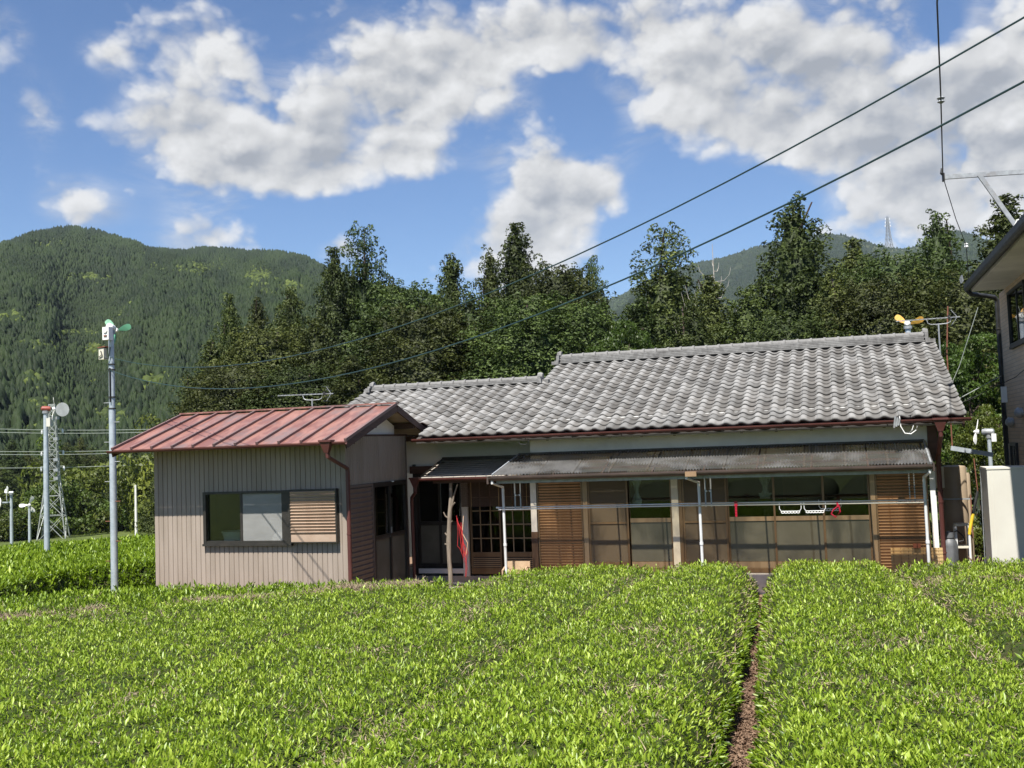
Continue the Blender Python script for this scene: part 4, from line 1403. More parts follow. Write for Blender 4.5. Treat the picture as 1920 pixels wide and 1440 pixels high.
def hanger_pair(root, xa, xb):
    for x in (xa, xb):
        MB().box(x - .012, x + .012, 18.985, 19.0, 1.70, 2.33).build('hanger_strap', 'steel_grey', root)
    b = MB().tube([(xa, 18.98, 1.99), ((xa + xb) / 2, 18.97, 1.985), (xb, 18.98, 2.0)], .006, 6).build('cross_link', 'wire_pale', root)
    for x in (xa + .02, xb - .01):
        MB().lathe((x, 18.972, 1.985), [(.012, -.014), (.016, 0), (.012, .014)], 8).build('knob', 'white_paint', root)


hanger_pair(LP, -5.94, -5.83)
hanger_pair(thing('laundry_rack', (-2.28, 19.0, 1.7), 'pair of thin metal hangers holding laundry poles beside the middle downspout', 'laundry hanger', 'laundry hangers'), -2.33, -2.23)
rc = thing('chain_hanger', (1.17, 19.0, 1.7), 'pair of hanging chains holding laundry poles at the right shutters', 'laundry hanger')
for x in (1.13, 1.21):
    for k in range(15):
        z = 2.32 - k * .041
        w_ = .010
        MB().box(x - w_, x + w_, 18.985 + .006 * (k % 2), 18.992 + .006 * (k % 2), z - .036, z - .004).build('chain_link', 'steel_grey', rc)
for nm, z, y, xs, lab in (('laundry_pole', 1.752, 19.02, (-6.33, -2.45, 1.42), 'rear of the two long laundry poles under the veranda roof'),
                          ('laundry_pole', 1.722, 18.93, (-6.26, -2.60, 1.34), 'front of the two long laundry poles under the veranda roof')):
    lp = thing(nm, ((xs[0]), y, z), lab, 'pole', 'laundry poles')
    MB().tube([(xs[0], y, z), (xs[1] + .3, y, z + .012)], .0115, 8).build('pole_section', 'pvc_white', lp, True)
    MB().tube([(xs[1], y, z + .011), (-0.6, y, z + .004), (xs[2], y, z - .002)], .0145, 8).build('pole_section', 'cream_paint', lp, True)
    MB().lathe((xs[0] - .005, y, z), [(.018, 0), (.018, .05)], 8, (1, 0, 0)).build('end_cap', 'white_paint', lp)


def chain_hanger(x0, x1, y, z, lab):
    h = thing('clothes_hanger', (x0, y, z), lab, 'clothes hanger', 'white link hangers')
    for x in (x0, x1):
        s = 1 if x == x0 else -1
        MB().tube([(x, y - .02, z + .01), (x, y - .01, z + .035), (x, y + .025, z + .02), (x, y, z - .02), (x, y, z - .075), (x + s * .03, y, z - .12)], .006, 5).build('hook', 'white_paint', h)
    n = 6
    for k in range(n):
        xx = x0 + .055 + (x1 - x0 - .11) * k / (n - 1)
        pts_ = [(xx + .028 * math.cos(t), y, z - .135 + .019 * math.sin(t)) for t in np.linspace(0, 6.283, 11)]
        MB().tube(pts_, .0075, 5, False).build('link', 'white_paint', h)
    MB().tube([(x0 + .03, y, z - .118), (x1 - .03, y, z - .118)], .005, 5).build('bar', 'white_paint', h)


chain_hanger(-1.04, -.67, 18.93, 1.722, 'white link hanger on the front pole, leftmost of three')
chain_hanger(-.62, -.26, 18.93, 1.722, 'white link hanger on the front pole, middle of three')
chain_hanger(-.37, .0, 19.02, 1.75, 'white link hanger on the rear pole behind the crimson loop')
pg = thing('peg_strip', (-1.79, 18.99, 1.8), 'crimson strip of clothes pegs hanging on the left of the doors', 'peg strip')
for k in range(6):
    MB().box(-1.79 - (.028 if k < 2 else .018), -1.79 + (.028 if k < 2 else .018), 18.90 - .004 * k, 18.915 - .004 * k, 1.80 - k * .047 - .04, 1.80 - k * .047).build('peg', 'peg_red', pg)
lpz = MB().tube([(-.07, 18.92, 1.74), (-.035, 18.90, 1.68), (-.02, 18.90, 1.58), (-.10, 18.90, 1.49), (-.17, 18.90, 1.55), (-.13, 18.90, 1.62), (-.06, 18.90, 1.67), (-.06, 18.95, 1.75)], .014, 6)
tag(lpz.build('peg_loop', 'peg_red', None, True, loc=(-.07, 18.92, 1.75)), 'crimson loop hanging on the laundry poles near the right', 'peg loop')

# ---- entrance recess, small slate canopy, log pillar
MB().box(-10.6, -5.902, 20.9, 22.4, 0.0, 0.20).build('entrance_step', 'concrete', FH)
MB().box(-7.72, -7.585, 20.83, 20.898, 0.20, 2.42).build('entrance_post', 'white_paint', FH)
MB().box(-8.75, -7.722, 20.84, 20.898, 0.26, 0.36).build('entrance_sill', 'white_paint', FH)
ed = MB()
for x in (-8.75, -8.26, -7.77):
    ed.box(x - .025, x + .025, 20.93, 20.97, .36, 2.40)
ed.box(-8.724, -7.796, 20.932, 20.968, 1.28, 1.36); ed.box(-8.724, -7.796, 20.932, 20.968, .36, .46); ed.box(-8.724, -7.796, 20.932, 20.968, 2.34, 2.40)
ed = ed.build('entrance_door', 'dark_metal', FH)
for x0, x1 in ((-8.72, -8.29), (-8.23, -7.80)):
    MB().box(x0, x1, 20.948, 20.952, .465, 1.275).build('pane', 'glass_frosted', ed)
    MB().box(x0, x1, 20.948, 20.952, 1.365, 2.335).build('pane', 'glass_dark', ed)
MB().box(-8.75, -5.93, 22.3, 22.4, .2, 2.6).build('hall_wall', 'interior', FH)
MB().box(-8.85, -8.77, 20.9, 22.3, .2, 2.6).build('hall_wall', 'interior', FH)
MB().box(-8.77, -5.93, 21.03, 22.3, 2.45, 2.5).build('hall_ceiling', 'interior', FH)
# lattice doors
for x0, x1 in ((-7.56, -6.87), (-6.84, -6.14)):
    la = MB()
    la.box(x0, x0 + .04, 20.90, 20.94, .24, 2.40); la.box(x1 - .04, x1, 20.90, 20.94, .24, 2.40)
    la.box(x0 + .042, x1 - .042, 20.90, 20.94, .24, .37); la.box(x0 + .042, x1 - .042, 20.90, 20.94, .60, .70); la.box(x0 + .042, x1 - .042, 20.90, 20.94, 2.34, 2.40)
    la = la.build('lattice_door', 'bronze', FH)
    for k in (1, 2):
        xx = x0 + (x1 - x0) * k / 3
        MB().box(xx - .010, xx + .010, 20.904, 20.925, .702, 2.338).build('muntin', 'bronze_pale', la)
    for k in range(4):
        z = .98 + k * .29
        MB().box(x0 + .043, x1 - .043, 20.902, 20.923, z, z + .02).build('muntin', 'bronze_pale', la)
    for k in range(5):
        MB().box(x0 + .043, x1 - .043, 20.905, 20.93, .385 + k * .042, .405 + k * .042).build('louvre_bar', 'bronze_pale', la)
    MB().box(x0 + .043, x1 - .043, 20.932, 20.936, .702, 2.338).build('pane', 'glass_dark', la)
    MB().box(x0 + .043, x1 - .043, 20.936, 20.94, .372, .598).build('back_panel', 'dark_metal', la)
MB().box(-8.9, -5.93, 20.86, 20.898, 2.40, 2.56).build('lintel', 'dark_wood', FH)

CN = thing('entrance_canopy', (-7.0, 20.0, 2.3), 'small grey slate canopy with red gutter over the entrance', 'canopy')
cy0, cy1, cz0, cz1 = 19.60, 20.86, 2.345, 2.675
MB().poly([(-8.10, cy0, cz0 - .02), (-5.95, cy0, cz0 - .02), (-5.95, cy1, cz1 - .02), (-8.10, cy1, cz1 - .02)], (0, 0, -.03)).build('canopy_deck', 'dark_wood', CN)
nrow, ncol = 9, 9
csl = (cz1 - cz0) / (cy1 - cy0)
sw2 = 2.13 / ncol
b = MB().poly([(0.004, 0, .012), (sw2 - .004, 0, .012), (sw2 - .004, .20, .20 * csl), (0.004, .20, .20 * csl)], (0, 0, -.009))
sme = bpy.data.meshes.new('shingle'); sme.from_pydata(b.v, [], b.f); sme.materials.append(M['slate']); sme.update()
for r in range(nrow):
    for c in range(ncol):
        y = cy0 - .02 + r * (cy1 - cy0) / nrow
        o = piece('shingle', sme, CN, (-8.12 + c * sw2 + (sw2 * .5 if r % 2 else 0) * .96, y, cz0 + (y - cy0) * csl - .003))
        o.rotation_euler = (rng.normal(0, .01), rng.normal(0, .006), 0)
MB().box(-8.13, -6.0, cy1 - .02, 20.895, cz1 - .02, cz1 + .06).build('wall_flashing', 'dark_metal', CN)
MB().bar((-8.125, cy0, cz0 - .01), (-8.125, cy1, cz1 - .01), .03, .09).build('bargeboard', 'dark_metal', CN)
half_gutter(MB(), -8.22, -6.30, 19.53, 2.33, .045).build('gutter', 'gutter_red', CN)
MB().box(-7.9, -6.0, 19.70, 19.78, 2.22, 2.30).build('canopy_beam', 'dark_wood', CN)
dq = MB().tube([(-8.22, 19.53, 2.16), (-8.22, 19.53, 2.06), (-8.36, 19.66, 1.95), (-8.37, 19.68, 1.86), (-8.37, 19.70, .1)], .035, 10).build('downpipe', 'gutter_red', CN, True)
hopper(MB(), -8.22, 19.53, 2.33, .85).build('rain_hopper', 'gutter_red', dq)

lg = MB()
gl_ = np.random.default_rng(5)
pp = [(-7.60, 19.74, .12), (-7.60, 19.74, .35), (-7.615, 19.74, .7), (-7.62, 19.75, 1.05), (-7.59, 19.74, 1.35), (-7.57, 19.74, 1.6), (-7.54, 19.74, 1.9), (-7.53, 19.74, 2.22)]
lg.tube(pp, [.050, .046, .045, .053, .045, .046, .036, .033], 10)
log = thing('log_pillar', (-7.6, 19.74, .1), 'barked log pillar with branch stubs holding up the slate canopy', 'pillar')
lg.build('trunk', 'log_wood', log, True)
for pts_, rs in (([(-7.57, 19.74, 1.62), (-7.50, 19.72, 1.8), (-7.45, 19.7, 1.98), (-7.36, 19.68, 2.2)], [.03, .024, .018, .012]),
                 ([(-7.52, 19.73, 1.74), (-7.44, 19.7, 1.83)], [.018, .012]), ([(-7.59, 19.74, 1.5), (-7.66, 19.71, 1.56), (-7.69, 19.7, 1.64)], [.02, .014, .01]),
                 ([(-7.64, 19.73, 1.16), (-7.68, 19.71, 1.22)], [.02, .012]), ([(-7.66, 19.73, .98), (-7.69, 19.71, 1.0)], [.02, .015]), ([(-7.57, 19.73, 1.4), (-7.51, 19.71, 1.46)], [.014, .009])):
    MB().tube(pts_, rs, 7).build('branch_stub', 'log_wood', log, True)
tag(MB().lathe((-7.6, 19.74, .0), [(.22, 0), (.24, .05), (.17, .13)], 9).build('footing_stone', 'rock', None, loc=(-7.6, 19.74, 0)), 'rounded footing stone under the log pillar', 'stone')
# red rope bundle
rp = thing('rope_bundle', (-7.34, 19.80, 1.5), 'red rope bundle hanging beside the log pillar', 'rope')
gr = np.random.default_rng(77)
for k in range(6):
    x0 = -7.44 + .032 * k; zb = .52 + gr.uniform(0, .35)
    if k < 4:
        pts_ = [(-7.45 + .01 * k, 19.80, 1.56 - .05 * k), (x0 + .02, 19.78, 1.25), (x0 + .06 * math.sin(k), 19.77, .95), (x0 + .05, 19.77, zb + .1), (x0 + .09, 19.77, zb), (x0 + .12, 19.78, zb + .18), (x0 + .07 + .04 * math.cos(k), 19.79, 1.0), (-7.36, 19.80, 1.42)]
    else:
        pts_ = [(-7.38 + .02 * k, 19.78, .85), (-7.36 + .02 * k, 19.77, .65), (-7.40 + .03 * k, 19.77, .5), (-7.33 + .01 * k, 19.77, .33)]
    MB().tube(pts_, .0055 + .0015 * (k % 2), 6).build('strand', 'rope_red', rp, True)
MB().tube([(-7.30, 19.8, 1.55), (-7.33, 19.78, 1.2), (-7.22, 19.78, 1.0), (-7.27, 19.78, .75)], .006, 5).build('strand', 'fan_orange', rp)
MB().tube([(-7.35, 19.79, 2.25), (-7.34, 19.79, 1.9), (-7.38, 19.79, 1.55)], .006, 5).build('hanging_cord', 'black_rubber', rp)
# bamboo blind
bl = thing('bamboo_blind', (-6.7, 20.0, 1.7), 'dark bamboo blind hanging behind the log pillar', 'blind')
b = MB().box(0, 1.62, -.004, .004, 0, .014)
bme = bpy.data.meshes.new('blind_slat'); bme.from_pydata(b.v, [], b.f); bme.materials.append(M['bamboo_dark']); bme.update()
for k in range(34):
    piece('blind_slat', bme, bl, (-7.52, 20.30 + .0015 * (k % 3), 1.70 + k * .0175))
for x in (-7.3, -6.7, -6.1):
    MB().box(x - .004, x + .004, 20.293, 20.2955, 1.70, 2.30).build('blind_cord', 'bamboo', bl)
# low wooden bench with a tan back panel
bn = thing('bench', (-6.1, 19.45, 0), 'low tan wooden bench with curved arm beside the left veranda post', 'bench')
MB().box(-6.30, -5.82, 19.42, 19.45, .44, .68).build('backrest', 'tan_board', bn)
MB().box(-6.30, -5.82, 19.05, 19.42, .38, .42).build('seat', 'cream_paint', bn)
for x in (-6.28, -5.84):
    MB().box(x - .02, x + .02, 19.08, 19.12, 0, .38).build('leg', 'tan_board', bn)
    MB().box(x - .02, x + .02, 19.36, 19.40, 0, .38).build('leg', 'tan_board', bn)
    MB().tube([(x, 19.42, .56), (x, 19.25, .59), (x, 19.10, .54), (x, 19.09, .42)], .018, 7).build('arm', 'tan_board', bn, True)
# rolled reed mat with a brick on top, by the right shutters
rmx = thing('reed_mat', (.9, 19.5, .4), 'reed mat standing against the right-hand shutters', 'mat')
b = MB().box(0, .86, -.006, .006, 0, .011)
mm = bpy.data.meshes.new('reed'); mm.from_pydata(b.v, [], b.f); mm.materials.append(M['bamboo']); mm.update()
for k in range(36):
    piece('reed', mm, rmx, (.80, 19.72 + .004 * math.sin(k * 1.3), .42 + k * .0125))
for k in range(7):
    MB().box(.84 + k * .125, .847 + k * .125, 19.712, 19.7135, .42, .87).build('mat_cord', 'wood_brown', rmx)
tag(MB().box(1.18, 1.30, 19.66, 19.76, .872, .94).build('brick', 'terracotta', None, loc=(1.24, 19.7, .87)), 'small red brick lying on top of the reed mat', 'brick')
# loops of cable under the eaves
cb_ = MB().tube([(1.05, 19.22, 3.20), (1.06, 19.2, 3.02), (1.12, 19.2, 2.9), (1.22, 19.2, 2.885), (1.30, 19.2, 2.94), (1.33, 19.2, 3.02)], .009, 6)
cb_.tube([(1.18, 19.21, 2.885), (1.24, 19.21, 2.95), (1.27, 19.21, 3.03)], .007, 6)
tag(cb_.build('cable_loop', 'white_paint', None, True, loc=(1.1, 19.2, 3.0)), 'white cable loop drooping under the right end of the main eaves', 'cable')
tag(MB().tube([(-5.72, 19.26, 3.06), (-5.70, 19.25, 2.99), (-5.78, 19.25, 2.94), (-5.88, 19.25, 2.96), (-5.90, 19.25, 3.0)], .008, 6).build('cable_hook', 'black_rubber', None, True, loc=(-5.8, 19.25, 3)), 'small dark cable hook under the main gutter near the wall step', 'cable')
cl_ = thing('cable_clamp', (1.0, 19.2, 3.2), 'grey cable clamp on the main gutter near its right end', 'clamp')
for k in range(3):
    MB().bar((.98 + k * .035, 19.17, 3.20 - .02 * k), (.95 + k * .035, 19.17, 3.00 + .02 * k), .018, .03).build('clamp_arm', 'steel_grey', cl_)

# ------------------------------------------------------------------ annex with the red sheet roof
AN = thing('annex', (-10.5, 17.0, 0), 'small beige ribbed-metal annex with a rusty red gable roof', 'outbuilding')
XL, XRR, YF, YB = -12.57, -8.51, 17.0, 19.78
WX0, WX1, WZ0, WZ1 = XL + 11 * .102, XL + 29 * .102, 1.30, 2.27
wall_corr(MB(), (XL, YF), (WX0, YF), 0.02, 3.14, (0, -1)).build('ribbed_wall', 'siding', AN)
wall_corr(MB(), (WX0, YF), (WX1, YF), 0.02, WZ0, (0, -1)).build('ribbed_wall', 'siding', AN)
wall_corr(MB(), (WX0, YF), (WX1, YF), WZ1, 3.14, (0, -1)).build('ribbed_wall', 'siding', AN)
wall_corr(MB(), (WX1, YF), (XRR, YF), 0.02, 3.14, (0, -1)).build('ribbed_wall', 'siding', AN)
wall_corr(MB(), (XRR, YF), (XRR, YB), 2.32, 3.21, (1, 0), .085).build('ribbed_wall', 'siding', AN)
wall_corr(MB(), (XL, YB), (XL, YF + .03), 0.02, 3.2, (-1, 0)).build('ribbed_wall', 'siding', AN)
MB().box(XL, XRR, YB - .05, YB - .01, 0, 3.2).build('rear_wall', 'siding', AN)
MB().box(XRR - .03, XRR + .012, YF - .012, YF + .03, .02, 3.14).build('corner_trim', 'siding', AN)
MB().box(XRR - .03, XRR + .012, YB - .04, YB, .02, 3.2).build('corner_trim', 'shutter_dark', AN)
MB().box(XL + .1, XRR - .1, YF + .1, YB - .1, .0, .9).build('floor_platform', 'interior', AN)
MB().box(XL + .1, XRR - .1, 18.9, 19.0, .9, 2.9).build('inner_wall', 'interior', AN)
MB().box(XL + .06, XL + .098, YF + .06, YB - .1, .9, 2.94).build('inner_wall', 'interior', AN)
MB().box(XL + .1, XRR - .1, YF + .05, YB - .1, 2.95, 3.0).build('inner_ceiling', 'interior', AN)
MB().box(XRR - .35, XRR - .3, YF + .1, YB - .1, .9, 2.9).build('inner_wall', 'interior', AN)

# roof: front and rear slopes of sheet between battens
RX0, RX1 = -13.03, -8.15
Y0, Z0, YR, ZR, Y1, Z1 = 16.36, 3.125, 18.58, 3.815, 20.62, 3.175
npan = 11
pw = (RX1 - RX0) / npan
for k in range(npan):
    xa = RX0 + k * pw + .002; xb = xa + pw - .004
    b = MB()
    ns = 7
    for s in range(ns):
        ya = Y0 + (YR - Y0) * s / ns; yb = Y0 + (YR - Y0) * (s + 1) / ns
        za = Z0 + (ZR - Z0) * s / ns + .002 * math.sin(k * 3 + s * 2); zb = Z0 + (ZR - Z0) * (s + 1) / ns + .002 * math.sin(k * 3 + s * 2 + 2)
        b.poly([(xa, ya, za), (xb, ya, za), (xb, yb, zb), (xa, yb, zb)], (0, 0, -.012))
    b.build('roof_panel', 'rust_roof', AN)
for k in range(npan + 1):
    x = RX0 + k * pw
    x = min(max(x, RX0 + .02), RX1 - .02)
    MB().bar((x, Y0 - .015, Z0 + .02), (x, YR, ZR + .022), .045, .045).build('batten', 'roof_batten', AN)
MB().poly([(RX0, YR + .003, ZR), (RX1, YR + .003, ZR), (RX1, Y1, Z1), (RX0, Y1, Z1)], (0, 0, -.012)).build('rear_slope', 'rust_roof', AN)
MB().bar((RX0 - .005, YR, ZR + .03), (RX1 + .005, YR, ZR + .03), .16, .03).build('ridge_cap', 'rust_roof', AN)
MB().poly([(RX0 + .02, Y0 + .03, Z0 - .03), (RX1 - .02, Y0 + .03, Z0 - .03), (RX1 - .02, YR, ZR - .03), (RX0 + .02, YR, ZR - .03)], (0, 0, -.02)).build('roof_boards', 'soffit', AN)
MB().poly([(RX0 + .02, YR + .003, ZR - .03), (RX1 - .02, YR + .003, ZR - .03), (RX1 - .02, Y1 - .03, Z1 - .03), (RX0 + .02, Y1 - .03, Z1 - .03)], (0, 0, -.02)).build('roof_boards', 'soffit', AN)
for xe in (RX0 + .015, RX1 - .015):
    MB().bar((xe, Y0, Z0 - .075), (xe, YR, ZR - .075), .03, .12).build('bargeboard', 'dark_wood', AN)
    MB().bar((xe, YR + .02, ZR - .075), (xe, Y1, Z1 - .075), .03, .12).build('bargeboard', 'dark_wood', AN)
# gable: pale panel, purlin ends, tie beam
gx = XRR - .06
MB().poly([(gx, 17.42, 3.22), (gx, 19.35, 3.22), (gx, 19.35, 3.42), (gx, 18.85, 3.60), (gx, 18.35, 3.60), (gx, 17.42, 3.36)], (-.03, 0, 0)).build('gable_panel', 'plaster', AN)
MB().box(gx - .02, gx + .05, 16.9, 19.9, 3.205, 3.25).build('tie_beam', 'dark_wood', AN)
for y in (16.72, 17.65, 18.58, 19.5, 20.3):
    z = (Z0 + (y - Y0) * (ZR - Z0) / (YR - Y0)) if y <= YR else (ZR + (y - YR) * (Z1 - ZR) / (Y1 - YR))
    MB().box(gx - .2, RX1 - .04, y - .05, y + .05, z - .17, z - .06).build('purlin', 'dark_wood', AN)
half_gutter(MB(), RX0 - .05, RX1 + .01, Y0 - .045, Z0 - .015, .045).build('gutter', 'gutter_red', AN)
da = MB().tube([(-8.51, 16.315, 2.95), (-8.50, 16.315, 2.86), (-8.44, 16.93, 2.64), (-8.435, 16.94, 2.56), (-8.435, 16.94, .05)], .040, 12).build('downpipe', 'gutter_red', AN, True)
hopper(MB(), -8.51, 16.315, 3.12, .95).build('rain_hopper', 'gutter_red', da)
for z in (.5, 1.45, 2.4):
    MB().lathe((-8.435, 16.94, z), [(.047, 0), (.047, .022)], 12).build('pipe_collar', 'gutter_red', da)

# front window: dark frame, clear pane, milky pane, shutter box
w = MB()
w.box(WX0 - .02, WX0 + .04, YF - .05, YF + .06, WZ0, WZ1); w.box(WX1 - .06, WX1, YF - .05, YF + .06, WZ0, WZ1)
w.box(WX0 + .0402, WX1 - .0602, YF - .05, YF + .06, WZ1 - .045, WZ1); w.box(WX0 - .03, WX1 + .02, YF - .075, YF + .06, WZ0 - .04, WZ0 - .0002)
w.box(WX0 + .0402, WX1 - .0602, YF - .045, YF + .06, WZ0, WZ0 + .05)
wi = w.build('window', 'dark_metal', AN)
mx = -10.66
MB().box(mx - .03, mx + .02, YF - .02, YF + .01, WZ0 + .052, WZ1 - .047).build('meeting_stile', 'dark_metal', wi)
MB().box(WX1 - .20, WX1 - .062, YF - .025, YF + .01, WZ0 + .052, WZ1 - .047).build('side_stile', 'dark_metal', wi)
MB().box(WX0 + .042, mx - .032, YF + .02, YF + .024, WZ0 + .052, WZ1 - .047).build('pane', 'glass_clear', wi)
MB().box(mx + .022, WX1 - .202, YF - .01, YF - .005, WZ0 + .052, WZ1 - .047).build('pane', 'glass_milky', wi)
so = MB()
SX0, SX1, SZ0, SZ1, SY = WX1 + .004, -8.655, 1.31, 2.28, YF - .10
so.box(SX0, SX0 + .022, SY - .012, YF - .002, SZ0, SZ1); so.box(SX1 - .022, SX1, SY - .012, YF - .002, SZ0, SZ1)
so.box(SX0 + .0222, SX1 - .0222, SY - .012, YF - .002, SZ1 - .025, SZ1); so.box(SX0 + .0222, SX1 - .0222, SY - .012, YF - .002, SZ0, SZ0 + .02)
so.box(SX0 + .0224, SX1 - .0224, SY + .03, SY + .05, SZ0 + .0202, SZ1 - .0252)
so = so.build('shutter_box', 'dark_metal', AN)
MB().box(SX0 + .024, SX1 - .024, SY - .004, SY + .02, SZ0 + .021, SZ0 + .15).build('kick_panel', 'shutter_beige', so)
slats(so, SX0 + .024, SX1 - .024, SY, SZ0 + .152, SZ1 - .03, .055, 'shutter_beige')
# seen through the window
bk = thing('washing_tub', (-11.05, 17.35, .9), 'white plastic tub inside the annex window, at its left', 'tub')
b = MB().lathe((-11.06, 17.38, 1.28), [(.20, 0), (.23, .20), (.25, .205), (.25, .225), (.21, .225)], 18)
b.build('tub_body', 'white_paint', bk, True)
MB().box(-11.2, -10.9, 17.25, 17.5, .9, 1.275).build('tub_stand', 'interior_wood', bk)
tl = thing('broom', (-10.75, 17.3, .9), 'red-handled broom leaning inside the annex window', 'broom')
MB().tube([(-10.82, 17.3, .9), (-10.74, 17.4, 1.75)], .016, 7).build('handle', 'rope_red', tl)
MB().tube([(-10.74, 17.4, 1.75), (-10.735, 17.41, 1.9), (-10.76, 17.42, 2.1)], [.03, .06, .07], 8).build('brush', 'cable_green', tl)
cs = MB().lathe((-9.98, 17.30, 1.33), [(.22, 0), (.20, .08), (.12, .15), (.04, .18)], 12)
tag(cs.build('cloth_heap', 'cloth_white', None, True, loc=(-9.98, 17.3, 1.33)), 'crumpled white cloth behind the milky annex pane', 'cloth')
MB().box(-10.3, -9.7, 17.07, 17.6, 1.27, 1.325).build('window_ledge', 'interior_wood', AN)

# side wall: louvred shutter box and dark glazed door
sx = XRR
lb = MB()
lb.box(sx - .03, sx + .02, 17.05, 17.09, .25, 2.315); lb.box(sx - .03, sx + .02, 18.08, 18.12, .25, 2.315)
lb.box(sx - .03, sx + .02, 17.0902, 18.0798, 2.27, 2.315); lb.box(sx - .03, sx - .01, 17.0902, 18.0798, .25, 2.268)
lb = lb.build('shutter_box', 'shutter_dark', AN)
b = MB().add([(0, 0, 0), (0, .985, 0), (.022, .985, .07), (.022, 0, .07), (0, .985, .088), (0, 0, .088)], [(0, 1, 2, 3), (3, 2, 4, 5), (0, 3, 5), (1, 4, 2), (0, 5, 4, 1)])
lme = bpy.data.meshes.new('slat'); lme.from_pydata(b.v, [], b.f); lme.materials.append(M['shutter_dark']); lme.update()
for k in range(22):
    piece('slat', lme, lb, (sx - .008, 17.0925, .30 + k * .089))
dd = MB()
dd.box(sx - .05, sx + .025, 18.122, 18.18, .15, 2.315); dd.box(sx - .05, sx + .025, 19.62, 19.70, .15, 2.315); dd.box(sx - .05, sx + .025, 18.1802, 19.6198, 2.23, 2.315)
dd.box(sx - .045, sx + .01, 18.88, 18.94, .15, 2.228); dd.box(sx - .05, sx + .02, 18.1802, 19.6198, .10, .16); dd.box(sx - .04, sx + .005, 18.1802, 18.878, 1.22, 1.30); dd.box(sx - .04, sx + .005, 18.942, 19.6198, 1.22, 1.30)
dd = dd.build('door', 'dark_metal', AN)
for y0_, y1_ in ((18.1804, 18.8796), (18.9404, 19.6196)):
    MB().box(sx - .025, sx - .02, y0_, y1_, .162, 1.218).build('pane', 'glass_frosted', dd)
    MB().box(sx - .025, sx - .02, y0_, y1_, 1.302, 2.228).build('pane', 'glass_dark', dd)
MB().box(sx + .006, sx + .03, 18.90, 18.92, 1.30, 1.42).build('handle', 'steel_grey', dd)
MB().box(sx - .16, sx - .08, 18.24, 18.56, 1.33, 2.05).build('inside_notice', 'soffit', AN)
MB().lathe((sx + .03, 19.0, 2.30), [(.03, 0), (.03, .02)], 8).build('door_lamp', 'white_paint', AN)

# ------------------------------------------------------------------ neighbouring house on the right
NB = thing('neighbour_house', (4.5, 20, 0), 'two-storey beige house with dark eaves at the right edge', 'house')
nb = MB()
nb.box(3.40, 9.0, 10.5, 23.75, 0, 5.74)
nb.build('brick_wall', 'brick_siding', NB)
MB().box(2.78, 9.6, 9.9, 23.0, 5.742, 5.80).build('soffit', 'soffit_white', NB)
MB().add([(2.72, 9.8, 5.80), (9.7, 9.8, 5.80), (9.7, 23.05, 5.80), (2.72, 23.05, 5.80), (2.72, 9.8, 5.86), (9.7, 9.8, 5.86), (9.7, 23.05, 5.86), (2.72, 23.05, 5.86), (6.2, 9.8, 7.4), (6.2, 23.05, 7.4)],
         [(0, 3, 2, 1), (0, 1, 5, 4), (2, 3, 7, 6), (0, 4, 7, 3), (1, 2, 6, 5), (4, 8, 9, 7), (5, 6, 9, 8), (4, 5, 8), (6, 7, 9)]).build('roof', 'neighbour_roof', NB)
MB().sheet([(2.64, 9.7, 5.90), (2.64, 9.7, 5.80), (2.655, 9.7, 5.765), (2.69, 9.7, 5.75), (2.715, 9.7, 5.75), (2.715, 9.7, 5.90)], (0, 13.3, 0), (.004, 0, .004)).build('gutter', 'black_rubber', NB)
npipe = MB().tube([(2.70, 22.95, 5.77), (2.78, 23.05, 5.70), (3.30, 23.75, 5.68), (3.36, 23.80, 5.62), (3.36, 23.80, .1)], .05, 10).build('downpipe', 'black_rubber', NB, True)
for z in (1, 2, 3, 4, 5):
    MB().lathe((3.36, 23.80, z), [(.06, 0), (.06, .03)], 10).build('pipe_collar', 'dark_metal', npipe)


def side_window(y0_, y1_, z0_, z1_):
    b = MB()
    x = 3.398
    b.box(x - .05, x, y0_, y0_ + .06, z0_, z1_); b.box(x - .05, x, y1_ - .06, y1_, z0_, z1_)
    b.box(x - .05, x, y0_ + .0602, y1_ - .0602, z1_ - .06, z1_); b.box(x - .06, x, y0_ - .02, y1_ + .02, z0_ - .05, z0_ - .0002); b.box(x - .05, x, y0_ + .0602, y1_ - .0602, z0_, z0_ + .05)
    b.box(x - .03, x, (y0_ + y1_) / 2 - .025, (y0_ + y1_) / 2 + .025, z0_ + .0502, z1_ - .0602)
    o = b.build('window', 'black_rubber', NB)
    MB().box(x - .015, x - .008, y0_ + .0604, y1_ - .0604, z0_ + .0504, z1_ - .0604).build('pane', 'glass_frosted' if z0_ < 3 else 'glass_dark', o)
    MB().box(x - .007, x - .001, y0_ + .0604, y1_ - .0604, z0_ + .0504, z1_ - .0604).build('blind', 'interior', o)


side_window(20.6, 22.45, 4.52, 5.60)
side_window(22.55, 23.3, 1.7, 2.62)
for y, z in ((22.9, 3.05), (21.75, 3.22)):
    b = MB().lathe((3.40, y, z), [(.085, 0), (.085, .05), (.11, .055), (.10, .09), (.075, .13), (.03, .155)], 14, (-1, 0, -.25))
    b.build('vent_hood', 'steel_grey', NB, True)
MB().box(3.30, 3.398, 23.5, 23.62, 3.45, 3.78).build('meter_box', 'white_paint', NB)
MB().tube([(3.33, 23.5, 3.45), (3.34, 23.48, 3.3), (3.36, 23.5, 3.1), (3.37, 23.55, 2.6)], .012, 6).build('meter_cable', 'black_rubber', NB)
